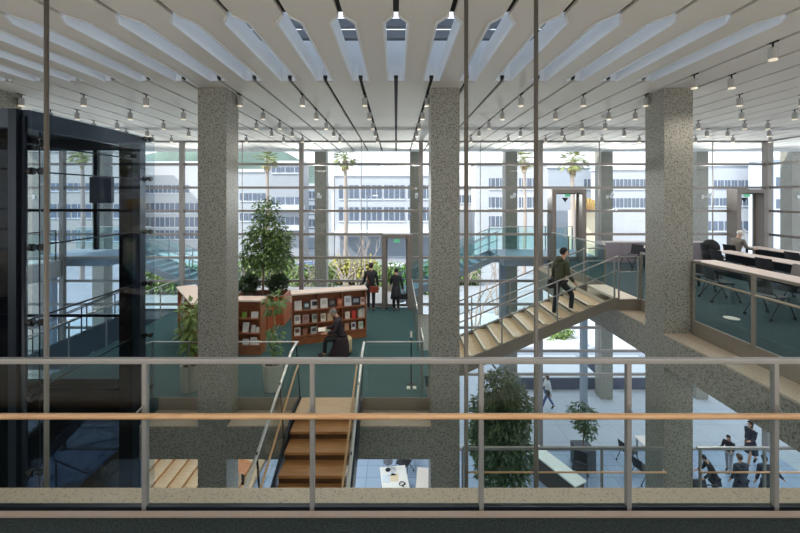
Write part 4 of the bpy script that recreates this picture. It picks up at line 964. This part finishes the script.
# man at desk, facing +x
person('grey haired person in a grey jacket seated with back turned at the farthest reading desk', (11.95, 13.3, ZU), -PI/2+.12, 1.72, dict(root=.54, lean=10, head=10, hipL=85, hipR=85, kneeL=85, kneeR=85, shL=30, elL=60, abL=12, shR=30, elR=60, abR=12), top=(120,116,108), bottom=(60,60,66), hair=(208,204,198))
# outside walker facing -x
px_, py_ = X(547.5, 18.05), 18.05
pk, hk_, _ = person('person in a white shirt and blue jeans walking left outside the glass front', (px_, py_, 0), PI/2, 1.65, dict(hipL=26, kneeL=8, hipR=-18, kneeR=14, shL=-14, shR=18, elR=40, head=4), top=(226,228,232), bottom=(70,92,140), hair=(36,30,30), hairlong=.3)
bag('black bag carried by the person in the white shirt outside', at_local(pk, (-.16,.06,.78)), (.32,.1,.24), (30,32,40), None, rot=PI/2)
# ground floor group
NAV = (44,48,62)
person('person in a dark knee length coat walking left with bare legs on the blue tiles', (X(751, 14.35), 14.35, 0), PI/2+.15, 1.62, dict(hipL=20, kneeL=4, hipR=-20, kneeR=12, shL=25, elL=60, shR=-12, turn=-20), top=NAV, hair=(34,28,28), coat=.42, bare=True, hairlong=.25, shoes=(40,36,36))
person('child in a black top and pale shorts standing beside the walking person', (X(729, 14.0), 14.0, 0), PI/2+.5, 1.32, dict(head=15, shL=25, elL=70, shR=25, elR=60, hipL=8, hipR=-6), top=(36,36,42), bottom=(150,146,150), hair=(26,24,26), hairlong=.5)
ps2, _, _ = person('person with a pushchair bending forward in dark clothes beside the right column base', (X(715, 12.6), 12.6, 0), PI/2-.3, 1.55, dict(lean=24, head=18, shL=40, elL=30, shR=40, elR=30), top=(40,42,50), hair=(28,26,28), bottom=(40,42,52), coat=.2)
person('person in a long dark grey hooded coat seen from behind in the ground floor group', (X(741, 12.4), 12.4, 0), .1, 1.66, dict(head=12, shL=5, shR=5), top=(56,60,72), hair=(84,66,60), coat=.5, hood=True, w=1.12)
person('person in a dark navy coat reaching right, rightmost of the ground floor group', (X(768, 12.3), 12.3, 0), -.3, 1.62, dict(lean=12, head=8, shR=20, abR=40, elR=10, shL=10), top=(42,48,64), hair=(34,30,30), coat=.35, w=1.1)
t = thing('pushchair', 'black pushchair with a tilted handle in the ground floor group', 'pushchair', (X(704, 12.3), 12.3, 0))
xx, yy = X(704, 12.3), 12.3
for dx in (-.25, .25):
    for dy in (-.3, .3): MB().tube([(xx+dx-.02,yy+dy,.1),(xx+dx+.02,yy+dy,.1)], .1, 14).build('wheel', BLACK, t)
    MB().tube([(xx+dx,yy+.3,.1),(xx+dx,yy-.1,.6),(xx+dx-.1,yy-.35,1.08)], .015, 6).tube([(xx+dx,yy-.3,.1),(xx+dx,yy+.1,.6)], .015, 6).build('frame', STEEL, t)
MB().tube([(xx-.35,yy-.35,1.08),(xx+.15,yy-.35,1.08)], .018, 8).build('handle', BLACK, t)
MB().prism([(-.3,.4),(.15,.35),(.3,.8),(.2,.85),(.08,.5),(-.28,.5)], xx-.22, xx+.22, lambda a,b,c: (c,yy+a,b)).build('seat', CHB, t, bevel=.02)

# ================================================================== OUTSIDE
BENCHM = mat('bench_navy', (70, 80, 104), .5); BENCHT = mat('bench_pale', (226, 228, 232), .6)
for px0, px1, lb in ((520, 597, 'left'), (612, 668, 'right')):
    x0, x1 = X(px0, 20.0), X(px1, 20.0)
    t = thing('stone_bench', 'long low dark bench platform with pale top outside the glass, %s one' % lb, 'bench', ((x0+x1)/2, 21, 0), group='bench platforms outside')
    MB().box(x0, x1, 20.0, 22.6, 0, .62).build('base', BENCHM, t); MB().box(x0-.05, x1+.05, 19.95, 22.65, .62, .70).build('top', BENCHT, t)
t = thing('street_planter', 'low pale planter with a green shrub on the plaza', 'planter', (X(558, 26.5), 26.5, 0))
x = X(558, 26.5); MB().box(x-2.2, x+1.6, 25.6, 27.6, 0, .35).build('planter_box', BENCHT, t)
clumps([(x+.2,26.6,.75,.9,.7,.6),(x-.6,26.5,.5,.6,.6,.3)], 700, .25, 41).build('foliage', LEAFL, t)
# bare trees
def bare_tree(label, x, y, z0, h, seed, group='bare trees outside', m=BARKP):
    r = random.Random(seed); t = thing('bare_tree', label, 'tree', (x, y, z0), group=group); mb = MB()
    def grow(p, d, l, rad, lev):
        q = p + d*l + Vector((r.uniform(-.06,.06), r.uniform(-.06,.06), 0)); mb.tube([p, p.lerp(q,.5)+Vector((r.uniform(-.04,.04)*l, r.uniform(-.04,.04)*l, 0)), q], rad, 6, rad*.65)
        if lev == 0: return
        for i in range(2):
            nd = (d + Vector((r.uniform(-.65,.65), r.uniform(-.5,.5), r.uniform(-.1,.45)))).normalized(); grow(q, nd, l*r.uniform(.6,.8), rad*.6, lev-1)
    for i in range(3):
        grow(Vector((x+.15*i-.15, y, z0)), Vector((.3*(i-1)+r.uniform(-.1,.1), r.uniform(-.1,.1), 1)).normalized(), h*.28, h*.012, 4)
    mb.build('branches', m, t)
bare_tree('bare multi stemmed tree beyond the open stair, right of the middle column', X(475, 29), 29, 0, 7.2, 2)
bare_tree('slender bare tree beyond the open stair, second from the middle column', X(498, 32.5), 32.5, 0, 6.8, 5)
for px, y, sd, lb in ((309, 24.5, 7, 'behind the centre mullion'), (343, 28, 9, 'left of the person with brown bags'), (358, 31.5, 12, 'just beside the person with brown bags'), (254, 21.5, 13, 'behind the indoor tree')):
    bare_tree('pale bare tree outside ' + lb, X(px, y), y, 0, 9.0, sd)
# hedges
for i, (px0, px1, m_) in enumerate([(145, 196, LEAFL), (236, 294, LEAFL), (294, 333, LEAFL), (331, 376, mat('hedge_yellow', (176, 170, 84), .7, var=.25, scale=2)), (374, 432, LEAFL), (430, 478, LEAFL)]):
    y = 40 + 4*(i % 2); x0, x1 = X(px0, y), X(px1, y); n = max(2, int((x1-x0)/1.2))
    t = thing('hedge', ['clipped green bushes seen left of the left column', 'green bushes behind the indoor tree', 'green hedge behind the long bookcase left end', 'yellowish hedge behind the long bookcase', 'green hedge seen through the glass door', 'green bush behind the middle column'][i], 'hedge', ((x0+x1)/2, y, 0), group='hedges across the plaza')
    clumps([(x0+(x1-x0)*(j+.5)/n, y, 1.6, .95, .8, 1.6) for j in range(n)], 520*n, .5, 60+i).build('foliage', m_, t)
    MB().box(x0, x1, y-.4, y+.4, 0, .3).build('base', SOIL, t)
# palms
PALM = mat('palm_green', (140, 146, 90), .6, var=.3, scale=2)
for px, pyt, y, lb in ((267, 158, 48, 'above the indoor tree'), (345, 157, 46, 'left of the middle column with a long bare trunk'), (524, 159, 50, 'just right of the outdoor column behind the stair'), (572, 161, 42, 'above the bronze door'), (657, 158, 52, 'behind the right column'), (82, 154, 46, 'seen through the lift shaft')):
    x = X(px, y); z = Z(pyt, y); r = random.Random(px)
    t = thing('palm_tree', 'tall palm tree outside ' + lb, 'tree', (x, y, 0), group='palms along the street')
    MB().tube([(x,y,0),(x+.15,y,z*.5),(x,y,z)], .26, 10, .2).build('trunk', BARKP, t)
    m = MB()
    for i in range(34):
        a = r.uniform(0, 2*PI); el = r.uniform(-.7, 1.2); L_ = r.uniform(1.2, 1.8)
        d = Vector((math.cos(a)*math.cos(el), math.sin(a)*math.cos(el), math.sin(el))); p = Vector((x, y, z))
        pts = [p, p+d*L_*.5, p+d*L_*.85+Vector((0,0,-.25))]; m.tube(pts, .03, 4, .015); side = d.cross(Vector((0,0,1))).normalized()
        for j in range(9):
            s = (j-4)/4; m.leaf(pts[1]+(pts[2]-pts[1])*.4, d+side*s*1.3+Vector((0,0,-.3)), (0,0,1), L_*.6, .12)
    m.build('fronds', PALM, t)
    m2 = clumps([(x,y,z-.9,.3,.3,.7)], 60, .5, px, 1.2); m2.build('dead_fronds', mat('dead_frond', (170, 150, 110), .8), t)
# buildings
WING = mat('window_glass', (96, 106, 122), .2, .0, .6)
def building(label, px0, px1, pyt, y, rgb, rows, depth=4, parapet=.5, extra=None):
    x0, x1, z1 = X(px0, y), X(px1, y), Z(pyt, y)
    t = thing('building', label, 'building', ((x0+x1)/2, y+depth/2, 0), group='buildings across the street')
    m = mat('render_%d_%d_%d' % rgb, rgb, .8, var=.03, scale=.3)
    MB().box(x0, x1, y, y+depth, 0, z1).build('wall', m, t)
    MB().box(x0-.2, x1+.2, y-.2, y+depth, z1, z1+parapet).build('roof_edge', mat('roof_edge_pale', (206, 208, 212), .8), t)
    for (pa, pb, ra, rb, n) in rows:             # windows between pixel columns and rows
        for i in range(n):
            w0 = pa+(pb-pa)*i/n; w1 = pa+(pb-pa)*(i+.86)/n
            a0, a1, b1, b0 = X(w0, y), X(w1, y), Z(ra-.8, y), Z(rb+.8, y)
            wf = MB().box(a0, a1, y-.08, y+.02, b0, b1).build('window', WING, t)
            mu = MB().box(a0-.08, a1+.08, y-.16, y-.05, b0-.14, b0)
            mu.box((a0+a1)/2-.03, (a0+a1)/2+.03, y-.10, y-.08, b0, b1); mu.build('window_frame', mat('frame_white', (220, 222, 226), .6), wf)
    return t
building('wide pale building with long window bands seen through the lift', -120, 128, 152, 66, (178,174,168), [(-40,120,184,190,14),(-40,128,205,217,12),(-40,128,231,240,12)])
building('white apartment block with blue windows left of the left column', 130, 205, 164, 72, (186,186,186), [(146,190,186,192,5),(146,205,204,212,6),(146,205,218,226,6),(146,205,231,238,6)])
bB = building('stepped grey building behind the indoor tree', 206, 276, 172, 64, (172,176,180), [(240,275,194,200,4),(240,275,214,220,4)])
bC = building('grey building with balconies right of the indoor tree', 270, 303, 164, 60, (160,162,168), [(272,300,168,172,3),(272,300,198,204,3),(272,300,218,224,3)])
for zz in (206, 226):
    MB().box(X(268,59.4), X(304,59.4), 58.6, 59.98, Z(zz+4,59.4), Z(zz,59.4)).build('balcony', mat('balcony_pale', (206,210,216), .8), bC)
building('tall narrow white tower left of the flat roofed white building', 322, 334, 145, 62, (230,228,224), [])
building('low grey houses in the gap beside the centre mullion', 300, 324, 186, 74, (176,184,194), [(303,322,192,198,3),(303,322,206,212,3),(303,322,220,226,3)])
bD = building('flat roofed white building with two window rows behind the middle glazing', 335, 437, 176, 60, (182,184,190), [(339,360,186,198,2),(361,383,186,198,2),(384,406,186,198,2),(408,434,186,198,2),(339,360,208,220,2),(361,383,208,220,2),(384,406,208,220,2),(408,434,208,220,2)])
MB().box(X(358,62), X(380,62), 61, 63, Z(176,62), Z(163,62)).build('rooftop_room', mat('roof_room', (190,200,214), .8), bD)
MB().box(X(384,61), X(404,61), 61, 63, Z(176,61), Z(158,61)).build('rooftop_room', mat('roof_room_white', (224,224,222), .8), bD)
MB().box(X(335,59), X(437,59), 58.2, 60, Z(234,59), Z(231,59)).build('canopy', mat('canopy_white', (236,236,234), .7), bD)
MB().box(X(340,60), X(432,60), 59.9, 60.05, .4, Z(237,60)).build('shop_front', mat('shop_dark', (120,128,138), .4), bD)
building('plain white building with narrow paired windows right of the middle column', 476, 547, 164, 62, (186,187,190), [(489,502,179,188,3),(519,535,179,188,3),(489,502,198,207,3),(519,535,198,207,3),(489,502,217,226,3)])
building('cream low building left of the narrow windowed white building', 446, 477, 188, 67, (206,204,200), [(450,474,196,202,3)])
bF = building('pale blue grey building above the golden awning', 548, 602, 168, 70, (168,174,183), [(584,598,180,188,2)])
m = MB()
for i in range(10):
    a = PI*i/10; b_ = PI*(i+1)/10; cx2 = X(588, 56); R_ = 1.7
    for dy, sc in ((0, .55), (1, .85), (2, 1.0)): pass
    m.add([(cx2+R_*math.cos(a), 56, Z(211,56)+R_*1.1*math.sin(a)), (cx2+R_*math.cos(b_), 56, Z(211,56)+R_*1.1*math.sin(b_)), (cx2+R_*math.cos(b_), 58, Z(211,56)+R_*1.1*math.sin(b_)), (cx2+R_*math.cos(a), 58, Z(211,56)+R_*1.1*math.sin(a)), (cx2, 56, Z(211,56)), (cx2, 58, Z(211,56))], [(0,1,2,3),(0,4,1),(3,2,5)])
aw = mat('awning_gold', (206, 174, 100), .6)
m.build('awning', aw, bF)
MB().box(X(574,58), X(603,58), 58, 60, 0, Z(211,58)).build('annex', mat('annex_cream', (222, 206, 176), .8), bF)
for i in range(9):
    a = PI*(i+.5)/10; cx2 = X(588, 56)
    MB().bar((cx2, 55.96, Z(211,56)), (cx2+1.72*math.cos(a), 55.96, Z(211,56)+1.87*math.sin(a)), .08).build('awning_rib', mat('awning_dark', (150, 112, 60), .6), bF)
building('white building with long window bands left of the right column', 603, 676, 170, 64, (186,187,191), [(612,668,180,188,7),(612,668,199,207,7)])
building('white building with window band right of the right column', 684, 764, 166, 66, (182,185,191), [(714,762,181,187,7),(700,762,199,205,8),(700,762,222,230,5)])
building('bluish building beyond the right corner post', 772, 900, 160, 60, (196,206,222), [(776,890,178,186,10),(776,890,200,208,10)])
# hill
m = MB(); r = random.Random(3); nx, ny = 26, 6; vs = []; fs = []
for j in range(ny):
    for i2 in range(nx):
        u = i2/(nx-1); vv = j/(ny-1); xh = -190+170*u; zz = 44*math.sin(PI*min(1,max(0,u)))**.6*math.sin(PI*vv)**.8 + r.uniform(-1.5,1.5)
        vs.append((xh, 200+60*vv, max(-.3, zz)))
for j in range(ny-1):
    for i2 in range(nx-1): q = j*nx+i2; fs.append((q, q+1, q+nx+1, q+nx))
m.add(vs, fs); o = m.build('hill', mat('hill_green', (96, 114, 104), .9, var=.3, scale=.05), None, smooth=True); o['kind'] = 'structure'; o['label'] = 'wooded hill behind the buildings at left'
# cars
def car(label, px, y, rgb, van=False):
    x = X(px, y); t = thing('car', label, 'car', (x, y, 0), group='cars in the street'); m_ = mat('car_%d_%d_%d' % rgb, rgb, .3, .1)
    h = 1.95 if van else 1.45
    body = [(-2.1,.35),(2.1,.35),(2.1,.85),(1.4,.95),(.8,h),(-1.5,h),(-2.05,.95)]
    MB().prism(body, y-.85, y+.85, lambda a,b,c: (x+a,c,b)).build('body', m_, t, bevel=.06)
    MB().prism([(1.15,1.0),(.72,h-.12),(-1.35,h-.12),(-1.8,1.0)], y-.88, y-.84, lambda a,b,c: (x+a,c,b)).build('window', WING, t)
    for dx in (-1.3, 1.3):
        for dy in (-.8, .8): MB().tube([(x+dx,y+dy-.1,.33),(x+dx,y+dy+.1,.33)], .33, 14).build('wheel', BLACK, t)
car('blue car parked left of the outdoor column, behind the centre mullion', 311, 50, (90,120,190))
car('blue car parked left of the person with brown bags', 361, 50, (110,130,180))
car('white van seen through the glass door', 398, 46, (236,238,240), True)
car('grey car between the indoor tree and the centre mullion', 284, 52, (150,156,166))
car('white car left of the left column', 160, 52, (226,228,232))
# street lamps
for px, y, top, lb in ((367, 52, 196, 'in front of the flat roofed white building'), (510, 40, 197, 'with a short arm beside the outdoor column')):
    x = X(px, y); t = thing('street_lamp', 'thin street lamp ' + lb, 'lamp', (x, y, 0), group='street lamps')
    MB().tube([(x,y,0),(x,y,Z(top,y))], .09, 8, .06).build('pole', mat('lamp_pole', (120,126,136), .5), t)
    MB().tube([(x,y,Z(top,y)-.1),(x+.9,y,Z(top,y)+.05)], .05, 6).build('arm', mat('lamp_pole', (120,126,136), .5), t)
    MB().box(x+.8, x+1.5, y-.12, y+.12, Z(top,y)-.02, Z(top,y)+.14).build('lamp_head', mat('lamp_head', (214,216,220), .5), t)

# flood lamps on the outdoor columns
ocs = [X(607, D2)+i*SP for i in range(-6, 3)]
FLOODS = []
fn = ['far left', 'second from the far left', 'behind the left hall column', 'right of the indoor tree', 'left of the middle hall column', 'behind the outdoor landing', 'left of the right hall column', 'right of the right hall column', 'at the far right']
for i, x in enumerate(ocs):
    t = thing('flood_lamp', 'small white bracket flood lamp on the outdoor column ' + fn[i], 'lamp', (x, D2, 10.15), group='flood lamps on the outdoor columns')
    MB().box(x-.06, x+.06, D2-.03, D2+.012, 10.1, 10.26).build('wall_plate', mat('lamp_white', (228, 228, 226), .5), t)
    MB().tube([(x, D2-.03, 10.18), (x, D2-.4, 10.22)], .018, 8).build('arm', mat('lamp_white', (228, 228, 226), .5), t)
    MB().tube([(x, D2-.36, 10.16), (x, D2-.5, 10.34)], .07, 14).build('lamp_head', mat('lamp_white', (228, 228, 226), .5), t)
    FLOODS.append((x, D2-.53, 10.40))
# ================================================================== LIGHT, CAMERA
world = bpy.data.worlds.new('world'); S.world = world; world.use_nodes = True
nt = world.node_tree; bg = nt.nodes['Background']
tc = nt.nodes.new('ShaderNodeTexCoord'); sp = nt.nodes.new('ShaderNodeSeparateXYZ'); r_ = nt.nodes.new('ShaderNodeValToRGB')
nt.links.new(tc.outputs['Generated'], sp.inputs[0]); nt.links.new(sp.outputs['Z'], r_.inputs['Fac']); nt.links.new(r_.outputs['Color'], bg.inputs['Color'])
r_.color_ramp.elements[0].color = (.97, .98, 1, 1); r_.color_ramp.elements[1].color = (.68, .78, .94, 1); r_.color_ramp.elements[1].position = .7
bg.inputs['Strength'].default_value = SKY = 1.2
sun = bpy.data.lights.new('sun', 'SUN'); sun.energy = 4.2; sun.angle = .01; sun.color = (1, .95, .88)
so_ = bpy.data.objects.new('sun', sun); C.objects.link(so_)
d = Vector((.8, .38, -.8)).normalized(); so_.rotation_euler = d.to_track_quat('-Z', 'Y').to_euler()
def spot(p, e, size=150, col=(1, .93, .84), rad=.02, name='spot_light'):
    l = bpy.data.lights.new(name, 'SPOT'); l.energy = e; l.spot_size = math.radians(size); l.spot_blend = .6; l.color = col; l.shadow_soft_size = rad
    o = bpy.data.objects.new(name, l); C.objects.link(o); o.location = p; return o
for i, (x, y) in enumerate(LAMPS):
    if i % 3 == 0 and abs(x) < 12.5: spot((x, y, ZC-.28), 36)
for p in FLOODS:
    o = spot(p, 340, 110, (1, .98, .95), .05, 'flood_light'); o.rotation_euler = Vector((0, -.9, .42)).to_track_quat('-Z', 'Y').to_euler()
def area(p, sx_, sy_, e, col=(1, .97, .93)):
    l = bpy.data.lights.new('added_fill_light', 'AREA'); l.shape = 'RECTANGLE'; l.size = sx_; l.size_y = sy_; l.energy = e; l.color = col
    o = bpy.data.objects.new('added_fill_light', l); C.objects.link(o); o.location = p; return o
# added fill lights without fixtures, below the slabs and behind the viewer
for x in (-6, 0, 6, 11): area((x, -2.5, ZC-.03), 2.0, 2.0, 110)
for x in (-7, -2, 3, 8): area((x, 1.0, ZL+2.6), 1.5, 1.5, 28)
for x, y in ((-5, 12), (-2, 13), (-1.2, 10.5), (-6.5, 9.6)): area((x, y, ZM-.53), 1.0, 1.0, 60, (.95, .97, 1))
for x, y in ((3, 5), (9, 5)): area((x, y, ZL-.43), 1.2, 1.2, 60, (.95, .97, 1))
for x, y in ((8, 6), (8, 10.5), (12, 8), (12, 13)): area((x, y, ZU-.53), 1.2, 1.2, 60, (.95, .97, 1))
cam = bpy.data.cameras.new('camera'); co = bpy.data.objects.new('camera', cam); C.objects.link(co); S.camera = co
co.location = (0, 0, ZE); co.rotation_euler = (PI/2, 0, 0)
cam.sensor_width = 36; cam.sensor_fit = 'HORIZONTAL'; cam.lens = 36*F/800
cam.shift_x = 4/800; cam.shift_y = -70/800
cam.clip_end = 1000; cam.clip_start = .05
S.view_settings.view_transform = 'Standard'; S.view_settings.look = 'None'; S.view_settings.gamma = 1; S.view_settings.use_curve_mapping = False
S.view_settings.exposure = .75
try:
    S.cycles.transparent_max_bounces = 24; S.cycles.max_bounces = 8; S.cycles.diffuse_bounces = 4; S.cycles.use_denoising = True; S.cycles.sample_clamp_indirect = 5
except Exception: pass
